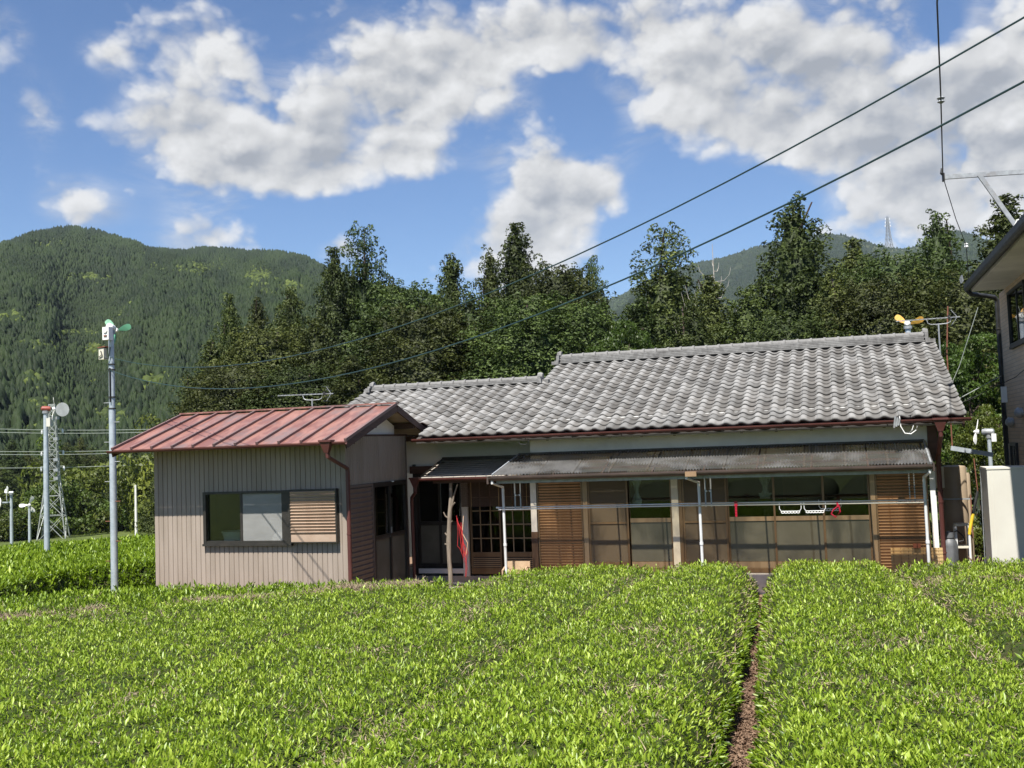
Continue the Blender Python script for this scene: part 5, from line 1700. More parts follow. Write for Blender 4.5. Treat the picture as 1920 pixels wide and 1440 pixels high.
# service bracket over its roof
BR = thing('service_bracket', (3.1, 19.0, 5.9), 'grey steel bracket arm holding the service cable above the right-hand roof', 'bracket')
MB().bar((1.97, 19.0, 7.26), (4.6, 19.0, 7.16), .05, .075).build('arm', 'steel_grey', BR)
MB().bar((2.53, 18.96, 7.23), (3.12, 18.96, 6.15), .05, .07).build('strut', 'steel_grey', BR)
MB().bar((4.5, 19.0, 7.16), (4.5, 19.0, 6.4), .06, .06).build('mast', 'steel_grey', BR)
MB().bar((3.05, 18.9, 6.30), (3.30, 18.9, 6.26), .04, .10).build('foot_plate', 'steel_grey', BR)
MB().tube([(3.0, 18.9, 6.05), (2.98, 18.88, 6.25), (3.05, 18.87, 6.38), (3.18, 18.87, 6.40), (3.25, 18.9, 6.3)], .015, 6).build('cable_loop', 'white_paint', BR)
for k in range(4):
    MB().lathe((3.10 - k * .012, 18.88, 6.18 - k * .05), [(.02, 0), (.034, .012), (.02, .03)], 8).build('insulator', 'white_paint', BR)
MB().box(1.95, 1.99, 18.96, 19.04, 7.19, 7.33).build('end_plate', 'dark_metal', BR)
sc_ = thing('service_cable', (1.97, 19, 7.25), 'thin service cable dropping past the bracket tip to the right-hand eaves', 'cable')
MB().tube([(1.22, 11.0, 7.62), (1.29, 12.0, 7.60), (1.585, 15.0, 7.42), (1.965, 19.0, 7.30)], .010, 6).build('cable', 'black_rubber', sc_)
MB().tube([(1.975, 19.0, 7.22), (2.26, 20.2, 6.75), (2.50, 21.0, 6.38), (2.70, 22.6, 6.05), (2.74, 23.0, 5.95)], .008, 6).build('cable', 'black_rubber', sc_)
MB().lathe((1.585, 15.0, 7.37), [(.02, 0), (.05, .02), (.03, .05), (.055, .07), (.02, .10)], 10).build('insulator', 'steel_grey', sc_)
MB().lathe((2.50, 21.0, 6.33), [(.015, 0), (.04, .02), (.025, .05), (.04, .07), (.015, .09)], 8).build('insulator', 'white_paint', sc_)
MB().lathe((1.95, 19.0, 7.30), [(.012, 0), (.03, .03), (.012, .12)], 8).build('insulator', 'black_rubber', sc_)
gc = thing('eave_clips', (2.68, 22.9, 5.9), 'small grey cable clips on the corner of the right-hand eaves', 'clip')
for k in range(4):
    MB().bar((2.60, 23.0 - .1 * k, 5.93), (2.58, 22.98 - .1 * k, 6.02 + .03 * (k % 2)), .02, .03).build('clip_arm', 'steel_grey', gc)

# ------------------------------------------------------------------ passage between the houses
ST = thing('storage_cabinet', (2.9, 19.4, 0), 'tall white storage cabinet at the right edge behind the hedge', 'cabinet')
st = MB()
st.box(2.385, 3.12, 19.20, 20.0, .12, 2.235)
st.build('cabinet_body', 'storage_white', ST)
MB().box(2.375, 3.13, 19.19, 20.01, 2.2352, 2.265).build('cabinet_lid', 'storage_white', ST)
MB().box(2.38, 3.125, 19.195, 20.005, .04, .1198).build('plinth', 'storage_white', ST)
for x in (2.42, 2.47):
    MB().box(x, x + .012, 19.192, 19.1998, .75, 2.2).build('door_rib', 'storage_white', ST)
MB().box(2.39, 3.12, 19.191, 19.1998, .36, .375).build('seam', 'steel_grey', ST)
TK = thing('water_heater', (2.1, 21.5, 0), 'tall brown cylindrical water heater behind the farmhouse corner', 'water heater')
MB().lathe((2.075, 21.5, .3), [(.22, 0), (.235, .03), (.235, 1.9), (.22, 1.93), (.10, 1.95)], 28).build('tank', 'tank_brown', TK, True)
MB().lathe((2.28, 21.75, .3), [(.12, 0), (.12, 1.75), (.10, 1.79)], 18).build('side_tank', 'tank_brown', TK, True)
MB().box(1.82, 2.33, 21.2, 21.9, .15, .30).build('base', 'concrete', TK)
MB().box(1.66, 1.86, 20.9, 21.1, 1.85, 2.24).build('control_box', 'cream_paint', TK)
MB().tube([(1.80, 20.88, 2.2), (1.78, 20.85, 2.0), (1.79, 20.85, 1.82), (1.82, 20.86, 1.80)], .015, 6).build('hose', 'black_rubber', TK)
MB().bar((1.75, 21.24, 1.62), (2.36, 21.24, 1.62), .03, .025).build('retaining_bar', 'steel_grey', TK)
MB().bar((2.33, 21.22, 1.70), (2.33, 21.22, .9), .02, .02).build('retaining_rod', 'rust', TK)
PR = thing('propane_cylinder', (1.83, 20.4, 0), 'grey gas cylinder standing beside the white shelf', 'gas cylinder')
MB().lathe((1.83, 20.4, .05), [(.13, 0), (.15, .04), (.15, .78), (.13, .87), (.06, .93), (.05, .95)], 20).build('cylinder_body', 'propane_grey', PR, True)
MB().lathe((1.83, 20.4, .98), [(.095, 0), (.095, .10), (.085, .10), (.085, .02)], 16).build('collar', 'propane_grey', PR)
MB().lathe((1.83, 20.4, .98), [(.025, 0), (.025, .12)], 8).build('valve', 'steel_grey', PR)
MB().tube([(1.86, 20.4, 1.06), (1.98, 20.42, 1.1), (2.08, 20.44, 1.0), (2.08, 20.44, .92), (2.0, 20.44, .9)], .013, 6).build('hose', 'black_rubber', PR)
SH = thing('shelf', (2.1, 20.6, 0), 'small white two-tier shelf stand beside the gas cylinder', 'shelf')
for z in (.78, 1.18):
    MB().box(1.95, 2.20, 20.45, 20.75, z, z + .035).build('board', 'cream_paint', SH)
for x in (1.965, 2.185):
    for y in (20.47, 20.73):
        MB().box(x - .018, x + .018, y - .018, y + .018, .02, 1.18 if z else 1).build('leg', 'white_paint', SH)
YP = thing('striped_rod', (2.2, 20.2, .3), 'leaning yellow and black guard rod behind the cabinet', 'rod')
MB().tube([(2.15, 20.2, .35), (2.16, 20.2, 1.05)], .02, 8).build('lower_rod', 'white_paint', YP)
MB().tube([(2.16, 20.2, 1.05), (2.175, 20.2, 1.15), (2.24, 20.2, 1.42)], .028, 8).build('yellow_sleeve', 'yellow_paint', YP)
MB().tube([(2.24, 20.2, 1.42), (2.34, 20.2, 1.82)], .026, 8).build('black_sleeve', 'black_rubber', YP)
MB().tube([(2.34, 20.2, 1.82), (2.31, 20.2, 2.4)], .010, 6).build('upper_rod', 'rust', YP)
tag(MB().tube([(2.36, 20.0, .2), (2.38, 20.0, 2.25)], .007, 6).build('thin_stake', 'steel_grey', None, loc=(2.36, 20, .2)), 'thin grey stake in front of the white frame hut', 'stake')
WS = thing('frame_hut', (3.6, 31.5, 0), 'small white pipe-frame hut with sloping roof beyond the passage', 'hut')
for x in (3.1, 3.35, 3.65, 3.95, 4.2):
    MB().box(x - .03, x + .03, 31.5, 31.56, -.4, 1.55).build('post', 'white_paint', WS)
for k in range(3):
    MB().bar((3.1, 31.48, .2 + k * .4), (4.2, 31.48, .2 + k * .4), .03, .04).build('rail', 'white_paint', WS)
for k in range(4):
    MB().bar((3.1 + k * .28, 31.46, .2), (3.38 + k * .28, 31.46, 1.0), .02, .03).build('brace', 'white_paint', WS)
MB().poly([(3.0, 31.2, 1.55), (4.3, 31.2, 2.05), (4.3, 32.6, 2.05), (3.0, 32.6, 1.55)], (0, 0, .06)).build('roof', 'white_paint', WS)
MB().bar((3.15, 31.18, 1.35), (4.2, 31.18, 1.78), .03, .07).build('rafter', 'white_paint', WS)
MB().box(3.55, 3.95, 31.40, 31.45, .95, 1.55).build('panel', 'white_paint', WS)
tag(MB().bar((2.40, 25.0, 2.52), (3.25, 25.0, 2.34), .08, .10).build('steel_beam', 'galvanized', None, loc=(2.8, 25, 2.4)), 'sloping grey steel beam between farmhouse and small fan pole', 'beam')
for i, (x, y, h, w_, lab) in enumerate(((2.65, 24.0, 1.25, 1.3, 'tea bush in the passage between the two houses'), (2.75, 27.2, 1.2, 1.6, 'shrub further back in the passage between the houses'))):
    shrub(x, y, h, w_, lab, 'passage shrubs', i + 1)
pt = thing('flower_pot', (2.18, 20.0, 0), 'dark plant pot with wilted plant by the cabinet foot', 'plant pot')
MB().lathe((2.22, 20.0, .25), [(.10, 0), (.14, .25), (.155, .26), (.155, .29), (.12, .29)], 14).build('pot', 'black_rubber', pt)
MB().lathe((2.22, 20.0, .0), [(.16, 0), (.15, .25)], 8).build('pot_stand', 'concrete', pt)
b = MB()
for k in range(16):
    a = k * 2.4; l = .10 + .05 * (k % 4)
    p0 = Vector((2.22, 20.0, .52)); p1 = p0 + Vector((math.cos(a) * l, math.sin(a) * l, .10 + .03 * (k % 3))); q = Vector((-math.sin(a), math.cos(a), 0)) * .025
    b.add([p0, (p0 + p1) / 2 + q, p1, (p0 + p1) / 2 - q], [(0, 1, 2, 3)])
b.build('plant', 'wood_brown', pt)

# ------------------------------------------------------------------ frost fans on poles
def blade(root, c, axis, ang, length, width, mat):
    """one broad fan blade, twisted, at angle ang round the axis"""
    ax = Vector(axis).normalized(); a = ax.cross(Vector((0, 0, 1))).normalized(); b_ = a.cross(ax).normalized()
    d = a * math.cos(ang) + b_ * math.sin(ang); s = ax.cross(d)
    c = Vector(c); m = MB(); L = []; Rr = []
    for t, w_ in ((.12, .25), (.3, .5), (.55, .9), (.8, 1.0), (.95, .75), (1.0, .35)):
        tw = .5 - .25 * t
        off = (s * math.cos(tw) + ax * math.sin(tw)) * width * .5 * w_
        L.append(c + d * length * t - off); Rr.append(c + d * length * t + off)
    n = len(L); th = ax * .008
    m.add(L + Rr + [q + th for q in L] + [q + th for q in Rr],
          [f for i in range(n - 1) for f in ((i, i + 1, n + i + 1, n + i), (2 * n + i + 1, 2 * n + i, 3 * n + i, 3 * n + i + 1))] +
          [(0, n, 3 * n, 2 * n), (2 * n - 1, n - 1, 3 * n - 1, 4 * n - 1)] + [f for i in range(n - 1) for f in ((i + 1, i, 2 * n + i, 2 * n + i + 1), (n + i, n + i + 1, 3 * n + i + 1, 3 * n + i))])
    return m.build('blade', mat, root)


def fan_pole(x, y, ztop, rad, label, axis, blade_mat, motor_mat, blen, steps=False, ang0=.3, nb=3, taper=.75):
    z0 = float(ground_z(x, y))
    f = thing('fan_pole', (x, y, z0), label, 'frost fan', 'frost fans')
    MB().tube([(x, y, z0 - .2), (x, y, z0 + (ztop - z0) * .72)], [rad, rad * .93], 14).build('lower_pole', 'galvanized', f, True)
    MB().tube([(x, y, z0 + (ztop - z0) * .72 - .02), (x, y, ztop)], [rad * .84, rad * taper], 14).build('upper_pole', 'galvanized', f, True)
    ax = Vector(axis).normalized()
    c = Vector((x, y, ztop + .12))
    MB().lathe(c - ax * .12, [(.05, 0), (.08, .03), (.08, .20), (.06, .26)], 12, ax).build('motor', motor_mat, f, True)
    MB().lathe((x, y, ztop - .02), [(rad * 1.1, 0), (rad * 1.1, .08)], 12).build('mount', 'steel_grey', f)
    hub = c + ax * .26
    MB().lathe(hub - ax * .06, [(.05, 0), (.055, .06), (.02, .12)], 10, ax).build('hub', 'white_paint', f)
    for k in range(nb):
        blade(f, hub, ax, ang0 + k * 6.28318 / nb, blen, blen * .42, blade_mat)
    return f, z0


f1, z1_ = fan_pole(-15.1, 19.0, 5.72, .078, 'tall grey steel pole beside the annex with green fan blades', (-.25, 1.0, -.12), 'fan_green', 'white_paint', .34, True, ang0=.25)
MB().box(-15.12, -14.96, 18.74, 18.88, 5.55, 5.83).build('control_box', 'white_paint', f1)
MB().lathe((-15.04, 18.732, 5.75), [(.055, 0), (.05, .015)], 14, (0, -1, 0)).build('gauge', 'brass_white', f1)
MB().box(-15.08, -15.00, 18.725, 18.739, 5.62, 5.65).build('rust_mark', 'rust', f1)
MB().box(-15.32, -15.19, 18.86, 18.98, 5.14, 5.39).build('junction_box', 'cream_paint', f1)
MB().bar((-15.34, 18.92, 5.40), (-15.14, 18.92, 5.42), .16, .02).build('box_hood', 'rust', f1)
MB().tube([(-15.26, 18.85, 5.33), (-15.22, 18.84, 5.24), (-15.3, 18.84, 5.2), (-15.1, 18.9, 5.15), (-15.05, 18.9, 5.4)], .012, 6).build('box_cable', 'black_rubber', f1)
for z in (4.05, 4.30, 4.90, 5.02):
    MB().lathe((-15.1, 19.0, z), [(.083, 0), (.083, .025)], 14).build('band', 'dark_metal', f1)
MB().bar((-15.08, 18.915, 4.95), (-15.08, 18.915, 4.2), .03, .02).build('cable_guide', 'dark_metal', f1)
for k in range(9):
    z = .75 + k * .43; s = 1 if k % 2 else -1
    MB().tube([(-15.1, 18.98, z), (-15.1 + s * .20, 18.98, z)], .009, 6).build('step_bolt', 'rust' if k < 4 else 'steel_grey', f1)
f2, z2_ = fan_pole(-22.58, 25.42, 4.42, .085, 'second fan pole left of the annex with rusty round white fan and red motor', (.85, .45, -.05), 'brass_white', 'fan_red', .40, ang0=.9)
MB().lathe((-22.25, 25.58, 4.50), [(.05, 0), (.09, .10), (.20, .22), (.21, .24), (.185, .24)], 18, (.85, -.35, -.02)).build('fan_cowl', 'brass_white', f2, True)
MB().box(-22.44, -22.30, 25.28, 25.42, 4.0, 4.25).build('control_box', 'storage_white', f2)
f3, _ = fan_pole(-47.9, 51.0, 1.05, .10, 'far fan pole near the left edge with twin pale fan heads', (-.6, -.8, 0), 'white_paint', 'white_paint', .55)
MB().lathe((-48.3, 50.6, .62), [(.08, 0), (.32, .10), (.33, .14), (.28, .14)], 14, (-.4, -.9, 0)).build('fan_cowl', 'white_paint', f3, True)
MB().bar((-48.3, 50.7, .6), (-47.9, 51.0, .6), .08, .08).build('arm', 'galvanized', f3)
f4, _ = fan_pole(-47.2, 51.7, .25, .09, 'shorter far fan pole left of the lattice tower', (-.7, .6, 0), 'white_paint', 'white_paint', .55, ang0=1.1)
z5 = float(ground_z(-42.5, 55.6))
tag(MB().tube([(-42.5, 55.6, z5), (-42.5, 55.6, 1.28)], [.10, .07], 10).build('plain_pole', 'concrete_pale', None, True, loc=(-42.5, 55.6, z5)), 'bare far pole between the tall steel pole and the annex', 'pole')
f6, _ = fan_pole(1.985, 30.0, 5.72, .10, 'fan with yellow-orange blades showing above the main roof ridge', (.15, 1.0, .0), 'fan_yellow', 'brass_white', .42, ang0=.35)
f7, _ = fan_pole(3.32, 26.0, 2.72, .055, 'small fan with pale blades between the two houses', (-.9, .25, .05), 'white_paint', 'steel_grey', .34, ang0=.9, nb=2)
MB().box(3.36, 3.46, 25.88, 25.98, 2.62, 2.80).build('control_box', 'white_paint', f7)

# ------------------------------------------------------------------ lattice towers
def lattice(name, cx, cy, z0, prof, leg_w, br_w, mat, label, rot, arms=()):
    t_ = thing(name, (cx, cy, z0), label, 'pylon')
    cr, sr = math.cos(rot), math.sin(rot)

    def pt(i, z, hw):
        sx_, sy_ = ((-1, -1), (1, -1), (1, 1), (-1, 1))[i % 4]
        return (cx + (sx_ * cr - sy_ * sr) * hw, cy + (sx_ * sr + sy_ * cr) * hw, z)
    for i in range(4):
        MB().tube([pt(i, z, h) for z, h in prof], leg_w / 2, 4).build('leg', mat, t_)
    # bracing panels
    z = prof[0][0]
    zs = [p[0] for p in prof]; hs = [p[1] for p in prof]
    while z < prof[-1][0] - .1:
        h = float(np.interp(z, zs, hs)); z2 = min(z + max(h * 1.9, (prof[-1][0] - prof[0][0]) / 16), prof[-1][0]); h2 = float(np.interp(z2, zs, hs))
        for i in range(4):
            MB().bar(pt(i, z, h), pt(i + 1, z2, h2), br_w, br_w).build('brace', mat, t_)
            MB().bar(pt(i + 1, z, h), pt(i, z2, h2), br_w, br_w).build('brace', mat, t_)
            MB().bar(pt(i, z2, h2), pt(i + 1, z2, h2), br_w, br_w).build('ring_bar', mat, t_)
        z = z2
    for (za, ln) in arms:
        h = float(np.interp(za, zs, hs))
        a = (cx - ln * CAM_RIGHT[0], cy - ln * CAM_RIGHT[1], za); b2 = (cx + ln * CAM_RIGHT[0], cy + ln * CAM_RIGHT[1], za)
        MB().bar(a, b2, br_w * 1.2, br_w * 1.2).build('cross_arm', mat, t_)
        for e in (a, b2):
            MB().lathe((e[0], e[1], za - leg_w * 4), [(leg_w * .6, 0), (leg_w * .9, leg_w * 1.5), (leg_w * .5, leg_w * 4)], 6).build('insulator', 'pvc_white', t_)
    return t_


zt_ = float(ground_z(-72.8, 82.4))
TW = lattice('lattice_tower', -72.6, 82.6, zt_ - .2, [(zt_ - .2, 1.30), (-1.2, .86), (1.4, .56), (3.4, .46), (6.0, .36), (8.5, .26)], .11, .05, 'pylon_steel',
             'white lattice transmission tower at the mountain foot behind the fan poles', .55, ((6.1, 1.0), (4.0, 1.05), (2.5, 1.1)))
for dz in (1.2, 2.0, 3.0, 5.0, 7.0):
    MB().box(-72.0, -71.5, 82.0, 82.3, dz, dz + .28).build('equipment_box', 'steel_grey', TW)
FP = lattice('far_pylon', 157.0, 2895.0, 478.0, [(478, 9), (520, 5), (545, 3.2), (570, 1.8)], 1.5, 0.8, 'steel_grey', 'tiny transmission pylon on the hazy far ridge', .4, ((548, 7), (557, 6), (566, 5)))
for i, (z, lab) in enumerate(((6.0, 'uppermost pale power line crossing the mountain at left'), (5.72, 'second pale power line from the top at left'), (3.9, 'third pale power line from the top at left'),
                              (3.62, 'fourth pale power line from the top at left'), (2.35, 'lowest pale power line crossing the mountain at left'))):
    p_ = []
    for t_ in np.linspace(-1.0, 1.0, 13):
        a = -40.8 + t_ * 8.5
        d = 111 + (1.2 if i % 2 else 0) + 8 * t_
        p_.append((d * math.sin(R(a)), d * math.cos(R(a)), z + .55 * t_ * t_ - .35 * t_))
    tag(MB().tube(p_, .028, 5).build('power_line', 'wire_pale', None, loc=p_[6]), lab, 'power line', 'power lines at the mountain foot')

# ------------------------------------------------------------------ the two cables from the tall pole over the farmhouse
for zc, lab, rad in (((5.55457165, -4.11670777, 5.18480882), 'upper of the two long cables swinging from the tall pole over the roof', .0076), ((5.94402376, -4.6304691, 4.90168912), 'lower of the two long cables swinging from the tall pole over the roof', .0085)):
    pts_ = []
    for s in np.linspace(0.002, 1.12, 40):
        pts_.append((-15.1 + s * 19.1, 18.93 - s * 12.93, zc[0] * s * s + zc[1] * s + zc[2]))
    b = MB()
    n = len(pts_)
    tag(b.tube(pts_, rad, 6).build('overhead_cable', 'cable_green', None, True, loc=pts_[0]), lab, 'cable', 'overhead cables')
tag(MB().tube([(1.5, 19.3, 3.24), (2.2, 21, 3.5), (3.3, 23.5, 4.0)], .007, 5).build('slack_wire', 'wire_pale', None, loc=(1.5, 19.3, 3.2)), 'slack wire from the tiled roof corner to the right-hand house', 'wire')
tag(MB().tube([(1.2, 19.25, 3.2), (2.3, 20.6, 3.45), (3.35, 22, 3.9), (3.38, 20.5, 4.05)], .007, 5).build('slack_wire', 'black_rubber', None, loc=(1.2, 19.25, 3.2)), 'dark slack wire crossing in front of the broadleaf tree at right', 'wire')
tag(MB().tube([(2.1, 24.4, 3.2), (2.6, 24.2, 4.3), (3.0, 23.9, 5.5)], .007, 5).build('stay_wire', 'wire_pale', None, loc=(2.1, 24.4, 3.2)), 'slanting stay wire rising to the right-hand eaves', 'wire')


# ------------------------------------------------------------------ aerials
def aerial(name, x0, x1, y, z0, z1, xm, zm, zb, label, up):
    a = thing(name, (xm, y, zb), label, 'aerial', 'television aerials')
    MB().bar((x0, y, z0), (x1, y, z1), .022, .022).build('boom', 'steel_grey', a)
    MB().tube([(xm, y, zb), (xm, y, zm)], .018, 8).build('mast', 'steel_grey', a)
    xa, xb = xm - .25, xm + .28
    f = lambda x: z0 + (z1 - z0) * (x - x0) / (x1 - x0)
    MB().tube([(xa, y, f(xa)), (xa + .03, y, f(xa) - .10), (xa + .09, y, f(xa) - .13), (xm, y, f(xm) - .14), (xb - .09, y, f(xb) - .13), (xb - .03, y, f(xb) - .10), (xb, y, f(xb))], .012, 6).build('cradle', 'steel_grey', a)
    for k in range(14):
        x = x0 + .06 + (x1 - x0 - .2) * k / 13
        MB().bar((x, y - .085, f(x) + .012), (x, y + .085, f(x) + .012), .008, .008).build('element', 'steel_grey', a)
    xe = x1 - .06
    MB().bar((xe, y, f(xe)), (xe - .12 * up, y, f(xe) + .17), .01, .012).build('reflector_arm', 'steel_grey', a)
    MB().bar((xe, y, f(xe)), (xe - .12 * up, y, f(xe) - .17), .01, .012).build('reflector_arm', 'steel_grey', a)
    for k in range(4):
        s = 1 if k < 2 else -1
        q = (k % 2 + 1) / 2
        MB().bar((xe - .12 * up * q, y - .16, f(xe) + s * .17 * q), (xe - .12 * up * q, y + .16, f(xe) + s * .17 * q), .008, .008).build('reflector', 'steel_grey', a)
    MB().box(x1 - .26, x1 - .20, y - .03, y + .03, f(x1 - .2) - .03, f(x1 - .2) + .05).build('feed_box', 'black_rubber', a)


aerial('tv_aerial', -12.74, -11.27, 22.0, 4.33, 4.31, -11.83, 4.22, 3.0, 'thin television aerial behind the red annex roof', 1)
aerial('tv_aerial', 1.42, 2.78, 25.2, 5.45, 5.46, 2.32, 5.34, 4.4, 'thin television aerial at the right end of the main ridge', 1)
tag(MB().tube([(2.49, 25.6, 2.5), (2.50, 25.6, 4.7), (2.58, 25.6, 5.76)], .016, 8).build('rusty_pole', 'rust', None, loc=(2.5, 25.6, 2.5)), 'thin rusty pole beside the right-hand aerial', 'pole')

# ------------------------------------------------------------------ tea hedges
FAR_X = [-16.5, -13.4, -12.1, -11.3, -8.86, -6.9, -5.1, -4.3, -2.46, -.7, .97, 2.63, 4.0]
FAR_Y = [12.4, 14.05, 15.1, 15.4, 15.85, 16.4, 17.3, 17.85, 17.9, 18.15, 18.15, 18.6, 18.9]


def y_far(x):
    return np.interp(x, FAR_X, FAR_Y) + .22


def y_strip(x):
    return 13.04 + .79 * (x + 10.22)


gA = lambda y: -.83 - .048 * (y - 7)
gB = lambda y: 1.72 - .125 * (y - 10)
gA2 = lambda y: -3.78 + .074 * (y - 6.5)
gC = lambda y: -6.9 + .125 * (y - 7)
gL = lambda y: -1.08 * np.maximum(y, 8.5) - .6
gR = lambda y: 3.3 + 0 * y
BARE = [(-11.16, 13.3, .9, .5, .8), (-5.74, 15.75, .6, .4, .8), (-9.6, 12.2, 1.1, .5, .5), (-3.55, 7.4, .28, .9, .9), (-1.9, 9.2, .5, .35, .55), (-.1, 9.6, .5, .3, .5), (.7, 9.0, .5, .25, .5), (2.1, 13.2, .5, .5, .5), (-4.9, 10.4, .6, .3, .5),
        (.35, 11.4, .9, .4, .4), (-2.2, 11.8, .7, .4, .4), (-3.2, 16.2, .3, .5, .5), (-1.75, 8.1, .3, .3, .6), (1.62, 11.3, .28, 1.0, .95), (1.75, 10.0, .3, 1.0, .8)]


def bare(x, y):
    b = sstep(fbm(np.stack([x * 1.1 + 40, y * 1.1 + 40], 1), 3, 61), .28, .70) * .55
    for cx, cy, rx, ry, k in BARE:
        b = np.maximum(b, k * np.exp(-((x - cx) / rx) ** 2 - ((y - cy) / ry) ** 2))
    ys = y_strip(x)
    b = np.maximum(b, np.where((x > -11.8) & (x < -6.6), .95 * np.exp(-((y - ys) / .20) ** 2), 0))
    return np.clip(b, 0, 1)


def hump(x, y):
    return .05 * fbm(np.stack([x * .9, y * .55], 1), 3, 15) + .022 * fbm(np.stack([x * 3.4 + 9, y * 3.4], 1), 2, 19)


def tea_leaves(p, ax, L, tint, g, k, near):
    """k leaves per shoot at points p (n,3) growing along ax (n,3)"""
    n = len(p)
    P_ = np.repeat(p, k, 0); A_ = np.repeat(ax, k, 0); T_ = np.repeat(tint, k); Ls = np.repeat(L, k)
    m = n * k
    order = np.tile(np.arange(k), n)
    r_ = g.normal(0, 1, (m, 3))
    t_ = r_ - A_ * np.sum(r_ * A_, 1, keepdims=True)
    t_ /= np.linalg.norm(t_, axis=1, keepdims=True) + 1e-9
    th = np.radians(np.where(order < k - 2, g.uniform(5, 38, m), g.uniform(45, 85, m)))[:, None]
    d = A_ * np.cos(th) + t_ * np.sin(th)
    s = np.cross(d, A_); s /= np.linalg.norm(s, axis=1, keepdims=True) + 1e-9
    nl = np.cross(s, d)
    ll = (Ls * np.exp(g.normal(0, .26, m)))[:, None]; w = ll * g.uniform(.25, .36, m)[:, None]
    old = order >= k - 2
    base = P_ - A_ * (np.where(old, g.uniform(.02, .06, m), g.uniform(-.01, .03, m)))[:, None] + t_ * .006
    left = base + d * ll * .52 + s * w * .5 + nl * w * .16
    right = base + d * ll * .52 - s * w * .5 + nl * w * .16
    tip = base + d * ll - nl * ll * g.uniform(-.05, .22, m)[:, None]
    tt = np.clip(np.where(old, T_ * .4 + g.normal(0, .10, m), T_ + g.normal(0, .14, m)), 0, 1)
    if near:
        mid = base + d * ll * .5 - nl * w * .02
        V = np.stack([base, left, mid, right, tip], 1).reshape(-1, 3)
        f = np.array([(0, 2, 1), (0, 3, 2), (1, 2, 4), (2, 3, 4)])
        F_ = (f[None] + (np.arange(m) * 5)[:, None, None]).reshape(-1, 3)
        return V, F_, np.repeat(tt, 5)
    V = np.stack([base, left, right, tip], 1).reshape(-1, 3)
    f = np.array([(0, 3, 1), (0, 2, 3)])
    F_ = (f[None] + (np.arange(m) * 4)[:, None, None]).reshape(-1, 3)
    return V, F_, np.repeat(tt, 4)


def twigs(p, g, ln=.07, up=.5):
    n = len(p)
    d = g.normal(0, 1, (n, 3)); d[:, 2] = np.abs(d[:, 2]) * up + .15
    d /= np.linalg.norm(d, axis=1, keepdims=True)
    s = np.cross(d, g.normal(0, 1, (n, 3))); s /= np.linalg.norm(s, axis=1, keepdims=True)
    l = ln * g.uniform(.5, 1.6, n)[:, None]; w = .0042 * g.uniform(.6, 1.4, n)[:, None]
    V = np.stack([p - s * w, p + s * w, p + d * l + s * w * .4, p + d * l - s * w * .4], 1).reshape(-1, 3)
    return V, np.arange(n * 4).reshape(n, 4)


def join(parts):
    V = []; F_ = []; T_ = []; o = 0
    for v, f, t_ in parts:
        V.append(v); F_.append(f + o); T_.append(t_); o += len(v)
    return np.concatenate(V), np.concatenate(F_), np.concatenate(T_)


